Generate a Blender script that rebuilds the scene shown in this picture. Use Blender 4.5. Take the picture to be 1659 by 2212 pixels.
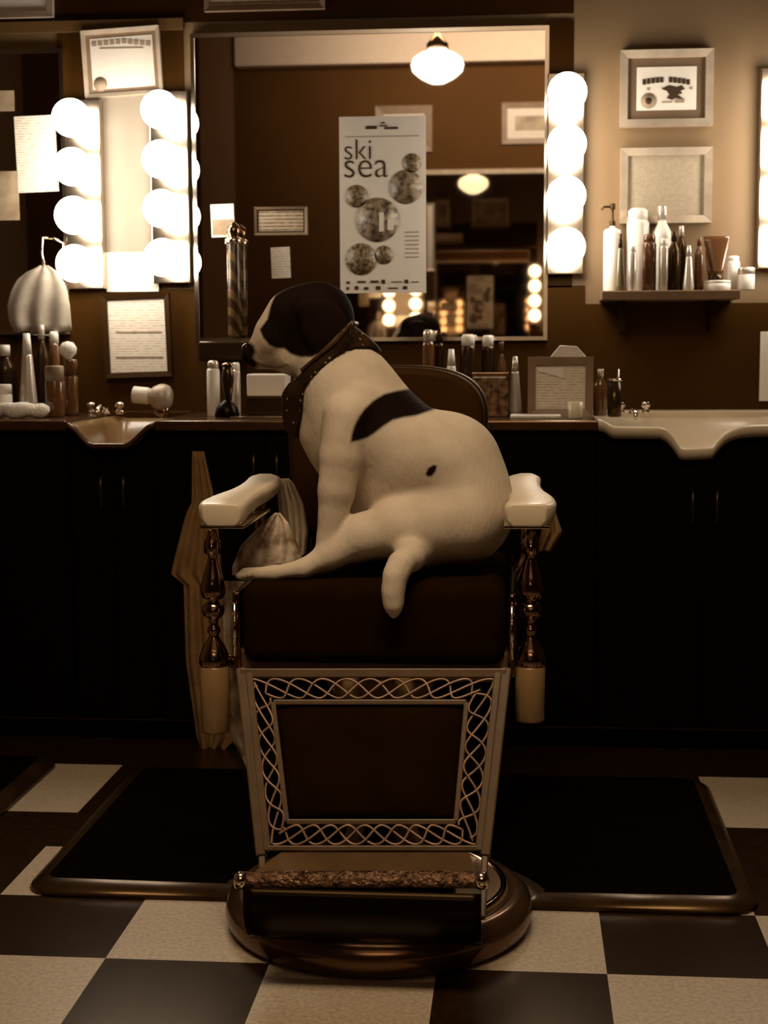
import bpy, bmesh, math, random
import numpy as np
from mathutils import Vector, Matrix

random.seed(7)
for o in list(bpy.data.objects):
    bpy.data.objects.remove(o, do_unlink=True)
SC = bpy.context.scene
COL = SC.collection

# ------------------------------------------------------------------ camera
W, H = 1659.0, 2212.0
F = 3300.0
YAW, PITCH, ROLL, CZ = -0.08991, 0.10933, -0.00496, 1.1197
fw = Vector((math.sin(YAW)*math.cos(PITCH), math.cos(YAW)*math.cos(PITCH), -math.sin(PITCH)))
r0 = Vector((math.cos(YAW), -math.sin(YAW), 0)); u0 = r0.cross(fw)
cr = math.cos(ROLL)*r0 + math.sin(ROLL)*u0
cu = -math.sin(ROLL)*r0 + math.cos(ROLL)*u0
cam_d = bpy.data.cameras.new('camera'); cam = bpy.data.objects.new('camera', cam_d); COL.objects.link(cam)
cam.matrix_world = Matrix(((cr.x, cu.x, -fw.x, 0), (cr.y, cu.y, -fw.y, 0), (cr.z, cu.z, -fw.z, CZ), (0, 0, 0, 1)))
cam_d.sensor_fit = 'HORIZONTAL'; cam_d.sensor_width = 36.0; cam_d.lens = F/W*36.0
cam_d.clip_start = 0.02; cam_d.clip_end = 60
cam_d.dof.use_dof = True; cam_d.dof.focus_distance = 2.95; cam_d.dof.aperture_fstop = 9
SC.camera = cam
SC.view_settings.view_transform = 'Standard'; SC.view_settings.look = 'None'
SC.view_settings.gamma = 1.0; SC.view_settings.use_curve_mapping = False
SC.view_settings.exposure = 0.0

# ------------------------------------------------------------------ light
wd = bpy.data.worlds.new('world'); SC.world = wd; wd.use_nodes = True
wd.node_tree.nodes['Background'].inputs[0].default_value = (0.9, 0.42, 0.12, 1)
wd.node_tree.nodes['Background'].inputs[1].default_value = 0.02
BULB = 17.0           # emission of the vanity bulbs
GLOBE = 4.5         # emission of the pendant globes
WARM = (1.0, 0.80, 0.56)

def area(name, loc, size, power, col, target):
    l = bpy.data.lights.new(name, 'AREA'); l.shape = 'RECTANGLE'; l.size, l.size_y = size; l.energy = power; l.color = col
    o = bpy.data.objects.new(name, l); COL.objects.link(o); o.location = loc
    d = Vector(target)-Vector(loc); o.rotation_euler = d.to_track_quat('-Z', 'Y').to_euler()
    return o
la = area('overhead_fill', (-0.3, 1.75, 3.22), (1.5, 0.9), 27, (1.0, 0.74, 0.46), (-0.33, 2.75, 0.7))  # added soft fill for the dog and chair, not a fixture of the room
la.data.spread = math.radians(95)
lb = area('rear_fill', (0.2, 0.9, 3.2), (2.4, 0.6), 30, (1.0, 0.84, 0.66), (0.2, -0.8, 2.9))  # added fill that brightens the soffit and opposite wall, no fixture there
lb.data.spread = math.radians(90)

# ------------------------------------------------------------------ pixel helpers
def ray(u, v):
    u = float(u); v = float(v)
    return fw + (u-W/2)/F*cr - (v-H/2)/F*cu
def P(u, v, Y):
    d = ray(u, v); t = float(Y)/d.y; return Vector((0, 0, CZ)) + d*t
def PF(u, v, z=0.0):
    d = ray(u, v); t = (z-CZ)/d.z; return Vector((0, 0, CZ)) + d*t
def S(Y): return Y/F          # metres per pixel at depth Y

YW = 4.65      # mirror plane
YWALL = 4.67
YB = -0.80     # opposite wall
ZC = 3.25      # ceiling
def PR(u, v, Y=YB):            # a thing the mirror shows: its real place in the room
    q = P(u, v, 2*YW-Y); return Vector((q.x, Y, q.z))

# ------------------------------------------------------------------ materials
def mat(name, col, rough=0.5, metal=0.0, noise=0.0, nscale=20, bump=0.0, bscale=60, col2=None, coat=0.0, spec=0.5, sheen=0.0):
    m = bpy.data.materials.new(name); m.use_nodes = True
    nt = m.node_tree; b = nt.nodes['Principled BSDF']
    b.inputs['Roughness'].default_value = rough; b.inputs['Metallic'].default_value = metal
    b.inputs['Specular IOR Level'].default_value = spec
    if not metal and max(col) < 0.08: b.inputs['Specular Tint'].default_value = (1.0, 0.62, 0.30, 1)
    if coat: b.inputs['Coat Weight'].default_value = coat; b.inputs['Coat Roughness'].default_value = 0.08
    if sheen: b.inputs['Sheen Weight'].default_value = sheen
    c2 = col2 or tuple(c*(1-noise) for c in col)
    tc = nt.nodes.new('ShaderNodeTexCoord'); n = nt.nodes.new('ShaderNodeTexNoise')
    n.inputs['Scale'].default_value = nscale; n.inputs['Detail'].default_value = 5
    nt.links.new(tc.outputs['Object'], n.inputs['Vector'])
    r = nt.nodes.new('ShaderNodeValToRGB')
    r.color_ramp.elements[0].position = 0.35; r.color_ramp.elements[1].position = 0.65
    r.color_ramp.elements[0].color = (*c2, 1); r.color_ramp.elements[1].color = (*col, 1)
    nt.links.new(n.outputs['Fac'], r.inputs['Fac']); nt.links.new(r.outputs['Color'], b.inputs['Base Color'])
    if bump:
        n2 = nt.nodes.new('ShaderNodeTexNoise'); n2.inputs['Scale'].default_value = bscale; n2.inputs['Detail'].default_value = 6
        nt.links.new(tc.outputs['Object'], n2.inputs['Vector'])
        bp = nt.nodes.new('ShaderNodeBump'); bp.inputs['Strength'].default_value = bump; bp.inputs['Distance'].default_value = 0.01
        nt.links.new(n2.outputs['Fac'], bp.inputs['Height']); nt.links.new(bp.outputs['Normal'], b.inputs['Normal'])
    return m
def emis(name, col, s):
    m = bpy.data.materials.new(name); m.use_nodes = True
    b = m.node_tree.nodes['Principled BSDF']
    b.inputs['Base Color'].default_value = (0.8, 0.75, 0.65, 1)
    b.inputs['Emission Color'].default_value = (*col, 1); b.inputs['Emission Strength'].default_value = s
    return m
def lines_mat(name, base, ink, scale, thresh=0.5, rough=0.6):
    """printed paper: rows of illegible small print"""
    m = bpy.data.materials.new(name); m.use_nodes = True
    nt = m.node_tree; b = nt.nodes['Principled BSDF']; b.inputs['Roughness'].default_value = rough
    tc = nt.nodes.new('ShaderNodeTexCoord'); mp = nt.nodes.new('ShaderNodeMapping')
    mp.inputs['Scale'].default_value = (scale*0.35, 1, scale)
    n = nt.nodes.new('ShaderNodeTexNoise'); n.inputs['Scale'].default_value = 1; n.inputs['Detail'].default_value = 3
    w = nt.nodes.new('ShaderNodeTexWave'); w.bands_direction = 'Z'; w.inputs['Scale'].default_value = scale*0.25
    mul = nt.nodes.new('ShaderNodeMath'); mul.operation = 'MULTIPLY'
    r = nt.nodes.new('ShaderNodeValToRGB')
    r.color_ramp.elements[0].position = thresh-0.18; r.color_ramp.elements[1].position = thresh+0.1
    r.color_ramp.elements[0].color = (*base, 1); r.color_ramp.elements[1].color = (*ink, 1)
    L = nt.links
    L.new(tc.outputs['Object'], mp.inputs['Vector']); L.new(mp.outputs['Vector'], n.inputs['Vector'])
    L.new(tc.outputs['Object'], w.inputs['Vector'])
    L.new(n.outputs['Fac'], mul.inputs[0]); L.new(w.outputs['Fac'], mul.inputs[1])
    L.new(mul.outputs[0], r.inputs['Fac']); L.new(r.outputs['Color'], b.inputs['Base Color'])
    return m

M = {}
M['wall'] = mat('painted_wall', (0.225, 0.142, 0.070), 0.6, noise=0.08, nscale=3, bump=0.05)
M['walldark'] = mat('dark_panel', (0.055, 0.022, 0.0035), 0.5, noise=0.2, nscale=4, spec=0.2)
M['trim'] = mat('stained_trim', (0.028, 0.009, 0.001), 0.5, noise=0.3, nscale=6, spec=0.2)
M['backwall'] = mat('back_wall_paint', (0.115, 0.048, 0.008), 0.65, noise=0.1, nscale=3, spec=0.15)
M['soffit'] = mat('soffit_paint', (0.85, 0.70, 0.58), 0.6, noise=0.05)
M['sidewall'] = mat('side_wall_paint', (0.42, 0.28, 0.17), 0.7)
M['ledge'] = mat('ledge_wood', (0.12, 0.062, 0.016), 0.5)
M['ceil'] = mat('ceiling_paint', (0.35, 0.25, 0.15), 0.7)
M['tile_l'] = mat('cream_tile', (0.52, 0.42, 0.31), 0.38, noise=0.30, nscale=110)
M['tile_d'] = mat('dark_tile', (0.024, 0.0105, 0.0022), 0.24, noise=0.4, nscale=40, spec=0.25)
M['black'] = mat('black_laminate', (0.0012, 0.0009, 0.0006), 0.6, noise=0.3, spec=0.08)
M['counter'] = mat('dark_worktop', (0.060, 0.026, 0.011), 0.22, noise=0.35, nscale=30)
M['rubber'] = mat('black_rubber', (0.004, 0.0022, 0.0008), 0.5, noise=0.3, spec=0.0)
M['rubber_edge'] = mat('lit_rubber_edge', (0.040, 0.020, 0.007), 0.26, noise=0.5, nscale=9, spec=0.45)  # browner than the mat: light along its sloped edge put into the colour
M['mirror'] = mat('silvered_glass', (0.80, 0.72, 0.62), 0.015, 1.0)
M['mirror_old'] = mat('aged_silvered_glass', (0.42, 0.33, 0.24), 0.02, 1.0)
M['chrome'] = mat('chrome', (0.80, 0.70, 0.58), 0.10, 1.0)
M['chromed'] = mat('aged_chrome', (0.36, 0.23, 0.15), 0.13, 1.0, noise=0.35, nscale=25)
M['satin'] = mat('strip_chrome', (0.66, 0.54, 0.42), 0.2, 1.0, noise=0.15, nscale=20)
M['bevel'] = mat('bevelled_edge', (0.85, 0.78, 0.66), 0.18, 1.0)
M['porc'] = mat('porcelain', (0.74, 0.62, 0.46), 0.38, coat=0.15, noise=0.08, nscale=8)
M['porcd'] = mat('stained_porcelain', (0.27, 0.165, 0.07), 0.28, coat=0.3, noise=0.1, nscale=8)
M['enamel'] = mat('cream_enamel', (0.13, 0.075, 0.035), 0.4, noise=0.25, nscale=30)
M['leather'] = mat('dark_leather', (0.016, 0.0068, 0.0012), 0.8, noise=0.25, nscale=14, bump=0.08, bscale=120, spec=0.0)
M['leatherb'] = mat('brown_leather', (0.040, 0.016, 0.003), 0.6, noise=0.2, nscale=10, bump=0.1, bscale=200, spec=0.12)
M['tread'] = mat('worn_tread', (0.14, 0.075, 0.026), 0.45, noise=0.35, nscale=12)
M['cast'] = mat('ornate_cast_metal', (0.40, 0.24, 0.15), 0.2, 1.0, noise=0.7, nscale=90, bump=1.0, bscale=130)
M['blackgloss'] = mat('black_enamel', (0.003, 0.0015, 0.001), 0.3, spec=0.15)
M['frame_w'] = mat('pale_frame', (0.66, 0.54, 0.42), 0.3, 0.3, noise=0.2)
M['frame_g'] = mat('taupe_frame', (0.30, 0.20, 0.13), 0.4, noise=0.2)
M['frame_d'] = mat('dark_frame', (0.03, 0.013, 0.004), 0.45, spec=0.3)
M['matb'] = mat('brown_mount', (0.16, 0.10, 0.055), 0.6)
M['paper'] = mat('paper', (0.86, 0.79, 0.71), 0.6, noise=0.04)
M['white'] = mat('white_plastic', (0.88, 0.83, 0.76), 0.3)
M['print'] = lines_mat('printed_page', (0.82, 0.74, 0.64), (0.45, 0.34, 0.25), 160)
M['printc'] = lines_mat('printed_dense', (0.66, 0.54, 0.40), (0.22, 0.13, 0.07), 120, 0.4)
M['photo'] = mat('photo_print', (0.40, 0.30, 0.20), 0.4, col2=(0.03, 0.014, 0.006), nscale=55)
M['photo2'] = mat('photo_print_dense', (0.34, 0.24, 0.14), 0.4, col2=(0.035, 0.018, 0.006), nscale=100)
M['photog'] = mat('faded_photo', (0.55, 0.43, 0.30), 0.4, col2=(0.22, 0.15, 0.09), nscale=9)
M['greyc'] = mat('patterned_card', (0.44, 0.36, 0.26), 0.5, noise=0.15, nscale=120)
M['ink'] = mat('ink', (0.045, 0.03, 0.02), 0.6)
M['inkl'] = mat('pale_ink', (0.36, 0.27, 0.19), 0.6)
M['brown'] = mat('brown_glass', (0.13, 0.055, 0.02), 0.12, coat=0.5)
M['dark'] = mat('dark_plastic', (0.022, 0.012, 0.006), 0.22)
M['silver'] = mat('silver_can', (0.70, 0.62, 0.53), 0.25, 0.5)
M['green'] = mat('olive_glass', (0.17, 0.14, 0.07), 0.15, coat=0.5)
M['cloth'] = mat('pale_towel', (0.80, 0.66, 0.48), 0.85, noise=0.15, nscale=30, bump=0.3, bscale=180)
M['cloth2'] = mat('tan_cloth', (0.27, 0.145, 0.05), 0.85, noise=0.3, nscale=12, bump=0.2)
M['towelw'] = mat('white_towel', (0.86, 0.81, 0.74), 0.9, bump=0.5, bscale=150)
M['floral'] = mat('floral_cloth', (0.85, 0.72, 0.58), 0.85, col2=(0.17, 0.09, 0.04), nscale=22)
M['band'] = mat('patterned_bandana', (0.030, 0.012, 0.007), 0.8, noise=0.4, nscale=30)
M['grinder'] = mat('etched_glass', (0.30, 0.18, 0.09), 0.2, col2=(0.05, 0.022, 0.008), nscale=60)
M['wood'] = mat('shelf_wood', (0.26, 0.165, 0.095), 0.35, noise=0.2, nscale=10)
M['bulb'] = emis('bulb_glow', (1.0, 0.89, 0.73), BULB)
M['globe'] = emis('globe_glow', (1.0, 0.93, 0.80), GLOBE)
M['nose'] = mat('wet_nose', (0.012, 0.006, 0.004), 0.25)
M['eye'] = mat('dog_eye', (0.01, 0.005, 0.003), 0.08)
# bandana: small pale paisley flecks
def bandana_mat():
    m = M['band']; nt = m.node_tree; b = nt.nodes['Principled BSDF']
    tc = nt.nodes.new('ShaderNodeTexCoord'); vo = nt.nodes.new('ShaderNodeTexVoronoi'); vo.inputs['Scale'].default_value = 75
    r = nt.nodes.new('ShaderNodeValToRGB'); r.color_ramp.elements[0].position = 0.12; r.color_ramp.elements[1].position = 0.22
    r.color_ramp.elements[0].color = (0.36, 0.26, 0.18, 1); r.color_ramp.elements[1].color = (0.012, 0.0045, 0.002, 1)
    nt.links.new(tc.outputs['Object'], vo.inputs['Vector']); nt.links.new(vo.outputs['Distance'], r.inputs['Fac'])
    nt.links.new(r.outputs['Color'], b.inputs['Base Color'])
bandana_mat()

# ------------------------------------------------------------------ object helpers
def link(name, me, m=None, parent=None, smooth=False):
    o = bpy.data.objects.new(name, me); COL.objects.link(o)
    if m is not None:
        for x in (m if isinstance(m, (list, tuple)) else [m]): me.materials.append(M[x] if isinstance(x, str) else x)
    if smooth: me.polygons.foreach_set('use_smooth', [True]*len(me.polygons))
    if parent: o.parent = parent
    return o
def tag(o, label, cat, group=None, kind=None):
    o['label'] = label; o['category'] = cat
    if group: o['group'] = group
    if kind: o['kind'] = kind
    return o
def struct(o): o['kind'] = 'structure'; return o
def thing(name, label, cat, group=None, loc=(0, 0, 0)):
    o = bpy.data.objects.new(name, None); COL.objects.link(o); o.empty_display_size = 0.05
    tag(o, label, cat, group); o['_base'] = list(loc); return o
THINGS = []
def bm_obj(name, bm, m, parent=None, smooth=False, bevel=0.0, seg=2, sub=0):
    bmesh.ops.recalc_face_normals(bm, faces=bm.faces[:])
    me = bpy.data.meshes.new(name); bm.to_mesh(me); bm.free()
    o = link(name, me, m, parent, smooth)
    if bevel:
        b = o.modifiers.new('bevel', 'BEVEL'); b.width = bevel; b.segments = seg; b.limit_method = 'ANGLE'
    if sub:
        s = o.modifiers.new('sub', 'SUBSURF'); s.levels = s.render_levels = sub
    return o
def box_bm(bm, x0, x1, y0, y1, z0, z1):
    vs = [bm.verts.new((x, y, z)) for z in (z0, z1) for y in (y0, y1) for x in (x0, x1)]
    for f in ((0, 1, 3, 2), (4, 6, 7, 5), (0, 4, 5, 1), (2, 3, 7, 6), (0, 2, 6, 4), (1, 5, 7, 3)):
        bm.faces.new([vs[i] for i in f])
    return vs
def box(name, x0, x1, y0, y1, z0, z1, m, parent=None, bevel=0.0, smooth=False, seg=2):
    bm = bmesh.new(); box_bm(bm, *sorted((x0, x1)), *sorted((y0, y1)), *sorted((z0, z1)))
    return bm_obj(name, bm, m, parent, smooth, bevel, seg)
def lathe_bm(bm, prof, c, seg=32, ax=(0, 0, 1), squash=1.0):
    """prof: (r, h) pairs, revolved about ax through c"""
    ax = Vector(ax).normalized(); q = Vector((0, 0, 1)).rotation_difference(ax)
    rings = []
    for r, h in prof:
        if r < 1e-6: rings.append([bm.verts.new(Vector(c)+q @ Vector((0, 0, h)))])
        else:
            rings.append([bm.verts.new(Vector(c)+q @ Vector((r*math.cos(2*math.pi*i/seg), squash*r*math.sin(2*math.pi*i/seg), h))) for i in range(seg)])
    for a, b in zip(rings, rings[1:]):
        for i in range(seg):
            j = (i+1) % seg
            if len(a) == 1 and len(b) == 1: continue
            if len(a) == 1: bm.faces.new((a[0], b[i], b[j]))
            elif len(b) == 1: bm.faces.new((a[i], b[0], a[j]))
            else: bm.faces.new((a[i], b[i], b[j], a[j]))
    if len(rings[0]) > 1: bm.faces.new(rings[0][::-1])
    if len(rings[-1]) > 1: bm.faces.new(rings[-1])
def lathe(name, prof, c, m, parent=None, seg=32, ax=(0, 0, 1), bevel=0.0, squash=1.0):
    bm = bmesh.new(); lathe_bm(bm, prof, c, seg, ax, squash)
    o = bm_obj(name, bm, m, parent, True, bevel)
    return o
def arc(r, z0, z1, n=8):
    """sphere profile of radius r from height z0 to z1 relative to centre"""
    return [(math.sqrt(max(r*r-z*z, 0)), z) for z in [r*math.sin(t) for t in np.linspace(math.asin(max(-1, z0/r)), math.asin(min(1, z1/r)), n)]]
def tube_bm(bm, pts, r, seg=8, cap=True):
    pts = [Vector(p) for p in pts]; n = len(pts)
    rs = r if isinstance(r, (list, tuple)) else [r]*n
    t0 = (pts[1]-pts[0]).normalized(); up = Vector((0, 0, 1)) if abs(t0.z) < .9 else Vector((0, 1, 0))
    a = t0.cross(up).normalized(); rings = []
    for i, p in enumerate(pts):
        t = (pts[min(i+1, n-1)]-pts[max(i-1, 0)]).normalized()
        a = (a-t*a.dot(t)).normalized(); b = t.cross(a)
        rings.append([bm.verts.new(p+rs[i]*(math.cos(2*math.pi*k/seg)*a+math.sin(2*math.pi*k/seg)*b)) for k in range(seg)])
    for A, B in zip(rings, rings[1:]):
        for k in range(seg): bm.faces.new((A[k], A[(k+1) % seg], B[(k+1) % seg], B[k]))
    if cap: bm.faces.new(rings[0][::-1]); bm.faces.new(rings[-1])
def tube(name, pts, r, m, parent=None, seg=10):
    bm = bmesh.new(); tube_bm(bm, pts, r, seg); return bm_obj(name, bm, m, parent, True)
def prism(name, pts, y0, y1, m, parent=None, bevel=0.0, smooth=False, seg=2):
    """outline in X,Z extruded along Y"""
    bm = bmesh.new()
    a = [bm.verts.new((x, y0, z)) for x, z in pts]; b = [bm.verts.new((x, y1, z)) for x, z in pts]
    bm.faces.new(a); bm.faces.new(b[::-1]); n = len(pts)
    for i in range(n): bm.faces.new((a[i], b[i], b[(i+1) % n], a[(i+1) % n]))
    return bm_obj(name, bm, m, parent, smooth, bevel, seg)
def slab(name, poly, z0, z1, m, parent=None, bevel=0.0, smooth=False, seg=2):
    """outline in X,Y extruded along Z"""
    bm = bmesh.new()
    a = [bm.verts.new((x, y, z0)) for x, y in poly]; b = [bm.verts.new((x, y, z1)) for x, y in poly]
    bm.faces.new(a[::-1]); bm.faces.new(b); n = len(poly)
    for i in range(n): bm.faces.new((a[i], a[(i+1) % n], b[(i+1) % n], b[i]))
    return bm_obj(name, bm, m, parent, smooth, bevel, seg)
def text(name, s, u, v, Y, h, m, parent=None, width=None, bold=0.0, height=None):
    """flat lettering whose lower left corner is at the given place; h in metres"""
    c = bpy.data.curves.new(name, 'FONT'); c.body = s; c.size = h; c.offset = bold; c.extrude = 0.0006
    o = bpy.data.objects.new(name, c); COL.objects.link(o)
    dg = bpy.context.evaluated_depsgraph_get(); me = bpy.data.meshes.new_from_object(o.evaluated_get(dg))
    bpy.data.objects.remove(o, do_unlink=True)
    xs = [q.co.x for q in me.vertices]; ww = max(xs)-min(xs)
    k = (width/ww) if width else 1.0
    ys_ = [q.co.y for q in me.vertices]; ky = (height/(max(ys_)-min(ys_))) if height else 1.0; ymn = min(ys_)
    p = P(u, v, Y)
    for q in me.vertices:
        x, y, z = q.co; q.co = ((p.x+(x-min(xs))*k), Y-z, p.z+(y-ymn)*ky)
    return link(name, me, m, parent)

# ================================================================== ROOM SHELL
XL, XR = -3.3, 3.1
wl = -0.757 ; wy = 2.6463; TS = 0.3048
# floor: every tile is its own face of one mesh, cream or dark
def floor_mesh():
    bm = bmesh.new()
    ys = [wy+TS*j for j in range(-12, 3)] + [3.505, 3.925, 4.25, 4.8]
    js = list(range(-12, 2)) + ['gap', 'back', 'dark', 'dark']
    is_ = list(range(-9, 14)); xs = [wl+TS*i for i in is_]
    xs[0] = XL; xs[-1] = XR
    for a in range(len(ys)-1):
        for b in range(len(xs)-1):
            x0, x1, y0, y1 = xs[b], xs[b+1], ys[a], ys[a+1]
            j = js[a]; i = is_[b]
            if isinstance(j, int): light = (i+j) % 2 == 0
            elif j == 'back': light = i in (-2, 4, 8, -6)
            else: light = False
            vs = [bm.verts.new((x, y, 0)) for x, y in ((x0, y0), (x1, y0), (x1, y1), (x0, y1))]
            f = bm.faces.new(vs); f.material_index = 0 if light else 1
    bmesh.ops.remove_doubles(bm, verts=bm.verts, dist=1e-4)
    me = bpy.data.meshes.new('floor'); bm.to_mesh(me); bm.free()
    return struct(link('floor', me, ['tile_l', 'tile_d']))
floor_mesh()
struct(box('ceiling', XL, XR, YB, YWALL, ZC, ZC+0.05, 'ceil'))
struct(box('wall_front', XL, XR, YWALL, YWALL+0.1, 0, ZC, 'wall'))
struct(box('wall_back', XL, XR, YB-0.1, YB, 0, ZC, 'backwall'))
struct(box('wall_left', XL-0.1, XL, YB, YWALL, 0, ZC, 'sidewall'))
struct(box('wall_right', XR, XR+0.1, YB, YWALL, 0, ZC, 'backwall'))

# dark wainscot panels on the front wall between and below the mirrors
def wallrect(name, u0, v0, u1, v1, m, d=0.01, Y=YWALL, parent=None, bevel=0.0):
    a, b = P(u0, (v0+v1)/2, Y-d), P(u1, (v0+v1)/2, Y-d); t, bt = P((u0+u1)/2, v0, Y-d), P((u0+u1)/2, v1, Y-d)
    return box(name, a.x, b.x, Y-d, Y, bt.z, t.z, m, parent, bevel)
struct(wallrect('trim_1', -60, 622, 1262, 905, 'walldark', 0.008))
struct(wallrect('trim_2', 130, 62, 400, 622, 'walldark', 0.006))
struct(wallrect('trim_3', 1183, 44, 1238, 621, 'trim', 0.008))
struct(wallrect('trim_4', -60, -120, 1240, 43, 'trim', 0.008))
struct(wallrect('trim_5', 1263, 655, 1700, 900, 'walldark', 0.006))
struct(wallrect('trim_6', -60, 44, 395, 68, 'ledge', 0.02))
# soffit on the opposite wall (seen in the mirror)
a = PR(515, 150); b = PR(515, 57)
struct(box('trim_7', a.x, XR, YB, YB+0.12, a.z, ZC, 'soffit'))
a = PR(440, 500); b = PR(512, 500)
struct(box('trim_8', a.x, b.x, YB, YB+0.06, 0, ZC, mat('pilaster_paint', (0.24, 0.12, 0.05), 0.6)))

# ================================================================== MIRRORS
def mirror(name, x0, x1, z0, z1, Y, label, rim=0.012, face=-1, rimmat='bevel', glassmat='mirror'):
    t = thing(name, label, 'mirror', loc=(0, Y, z0))
    y0, y1 = Y, Y - face*0.018
    box('glass', x0+rim, x1-rim, y0, y1, z0+rim, z1-rim, glassmat, t)
    bm = bmesh.new()
    yf = Y+face*0.004
    for (a, b, c, d) in ((x0, x1, z1-rim, z1), (x0, x1, z0, z0+rim), (x0, x0+rim, z0+rim, z1-rim), (x1-rim, x1, z0+rim, z1-rim)):
        box_bm(bm, a, b, min(yf, y1), max(yf, y1), c, d)
    bm_obj('bevelled_edge', bm, rimmat, t)
    return t
a = P(411, 90, YW); b = P(1182, 735, YW); c = P(800, 64, YW); d = P(800, 737, YW)
mx0, mx1, mz0, mz1 = a.x, b.x, d.z, c.z
# main mirror follows the slightly tilted hanging of the photo's glass
mirror('wall_mirror', mx0, mx1, mz0, mz1, YW, 'large wall mirror behind the dog with a poster taped on it')
a = P(143, 400, YW); c = P(80, 106, YW); d = P(100, 722, YW)
mirror('wall_mirror', a.x-1.1, a.x, d.z, c.z, YW, 'wall mirror cut off by the left edge of the photo')
a = P(1760, 400, YW)
mirror('wall_mirror', a.x, a.x+0.9, mz0, mz1, YW, 'wall mirror beyond the rightmost strip of bulbs')
# mirror on the opposite wall, seen inside the main mirror
a = PR(735, 400); c = PR(1050, 366); d = PR(1050, 800)
mirror('wall_mirror', a.x, a.x+2.3, d.z, c.z, YB+0.02, 'mirror on the opposite wall, reflected to the right of the poster', rim=0.03, face=1, rimmat='frame_w', glassmat='mirror_old')

# ================================================================== BULB STRIPS
BR = 0.056
def bulb_strip(u0, u1, v0, v1, label, n=4):
    t = thing('vanity_light', label, 'light fixture', 'four-bulb vanity light strips')
    vm = (v0+v1)/2
    a, b = P(u0, vm, YW-0.03), P(u1, vm, YW-0.03); zt, zb = P((u0+u1)/2, v0, YW-0.03).z, P((u0+u1)/2, v1, YW-0.03).z
    box('mounting_plate', a.x, b.x, YW-0.03, YWALL, zb, zt, 'satin', t, 0.003)
    xc = (a.x+b.x)/2; L = (zt-zb)
    for k in range(n):
        z = zt - L*(0.125+0.25*k)
        lathe('socket', [(0.026, 0), (0.026, 0.012), (0.018, 0.035), (0.016, 0.055)], (xc, YW-0.03, z), 'chrome', t, 20, (0, -1, 0))
        pr = [(0.014, 0)]+[(r, h+BR+0.006) for r, h in arc(BR, -BR*0.95, BR, 16)]
        lathe('bulb', pr, (xc, YW-0.078, z), 'bulb', t, 28, (0, -1, 0))
    return t
bulb_strip(1182, 1262, 157, 592, 'vanity light strip of four glowing bulbs right of the large mirror')
bulb_strip(325, 408, 196, 612, 'vanity light strip of four glowing bulbs left of the large mirror')
bulb_strip(140, 220, 214, 624, 'vanity light strip of four glowing bulbs beside the leftmost mirror')
bulb_strip(1640, 1722, 145, 580, 'vanity light strip of four bulbs cut off by the right edge')

# ================================================================== PENDANT GLOBES
def pendant(x, y, z, label, rb=0.125):
    t = thing('pendant_lamp', label, 'lamp', 'schoolhouse globe pendants')
    k = rb/0.125
    pr = [(0.045*k, 0.075*k), (0.05*k, 0.062*k), (0.085*k, 0.05*k), (0.115*k, 0.028*k), (0.125*k, 0), (0.118*k, -0.03*k), (0.09*k, -0.055*k), (0.07*k, -0.068*k), (0.035*k, -0.085*k), (0, -0.09*k)]
    lathe('globe', pr[::-1], (x, y, z), 'globe', t, 36)
    lathe('fitter', [(0.052*k, 0.07*k), (0.052*k, 0.095*k), (0.03*k, 0.12*k), (0.012*k, 0.15*k)], (x, y, z), 'chromed', t, 24)
    tube('stem', [(x, y, z+0.14*k), (x, y, ZC)], 0.008, 'chromed', t)
    lathe('canopy', [(0.06, ZC-0.03-z), (0.06, ZC-z)], (x, y, z), 'chromed', t, 24)
    return t
q = PR(945, 140, 1.91)
pendant(q.x, q.y, q.z, 'glowing white globe pendant reflected at the top of the large mirror')

# ================================================================== FRAMES AND PAPERS
def frame(name, x0, x1, z0, z1, Y, label, cat='picture frame', fw_=0.014, fm='frame_w', mount=None, mw=0.02, pic='print', d=0.02, face=-1, group=None, tilt=0.0, yaw=0.0):
    t = thing(name, label, cat, group)
    cx, cz = (x0+x1)/2, (z0+z1)/2; hw, hh = (x1-x0)/2, (z1-z0)/2
    ym, yf, yb = (Y+face*d*0.45, Y+face*d, Y)
    bm = bmesh.new()
    o = [(-hw, -hh), (hw, -hh), (hw, hh), (-hw, hh)]; i = [(-hw+fw_, -hh+fw_), (hw-fw_, -hh+fw_), (hw-fw_, hh-fw_), (-hw+fw_, hh-fw_)]
    O = [bm.verts.new((x, yf, z)) for x, z in o]; I = [bm.verts.new((x, yf-face*d*0.25, z)) for x, z in i]
    OB = [bm.verts.new((x, yb, z)) for x, z in o]; IB = [bm.verts.new((x, yb, z)) for x, z in i]
    for k in range(4):
        j = (k+1) % 4
        bm.faces.new((O[k], O[j], I[j], I[k])); bm.faces.new((O[k], O[j], OB[j], OB[k])); bm.faces.new((I[k], I[j], IB[j], IB[k])); bm.faces.new((OB[k], OB[j], IB[j], IB[k]))
    parts = [bm_obj('moulding', bm, fm, t)]
    iw, ih = hw-fw_, hh-fw_
    if mount:
        parts.append(box('mount', -iw, iw, Y+face*d*0.15, Y+face*d*0.4, -ih, ih, mount, t)); iw -= mw; ih -= mw
        parts.append(box('picture', -iw, iw, Y+face*d*0.4, Y+face*d*0.48, -ih, ih, pic, t))
    else:
        parts.append(box('picture', -iw, iw, Y+face*d*0.15, Y+face*d*0.4, -ih, ih, pic, t))
    # meshes were built round the origin in x,z: rotate in the wall plane, then move
    R = Matrix.Translation((cx, 0, cz)) @ Matrix.Rotation(tilt, 4, 'Y')
    for p in parts: p.data.transform(R)
    return t
def uvrect(u0, v0, u1, v1, Y):
    um, vm = (u0+u1)/2, (v0+v1)/2
    return P(u0, vm, Y).x, P(u1, vm, Y).x, P(um, v1, Y).z, P(um, v0, Y).z
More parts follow.
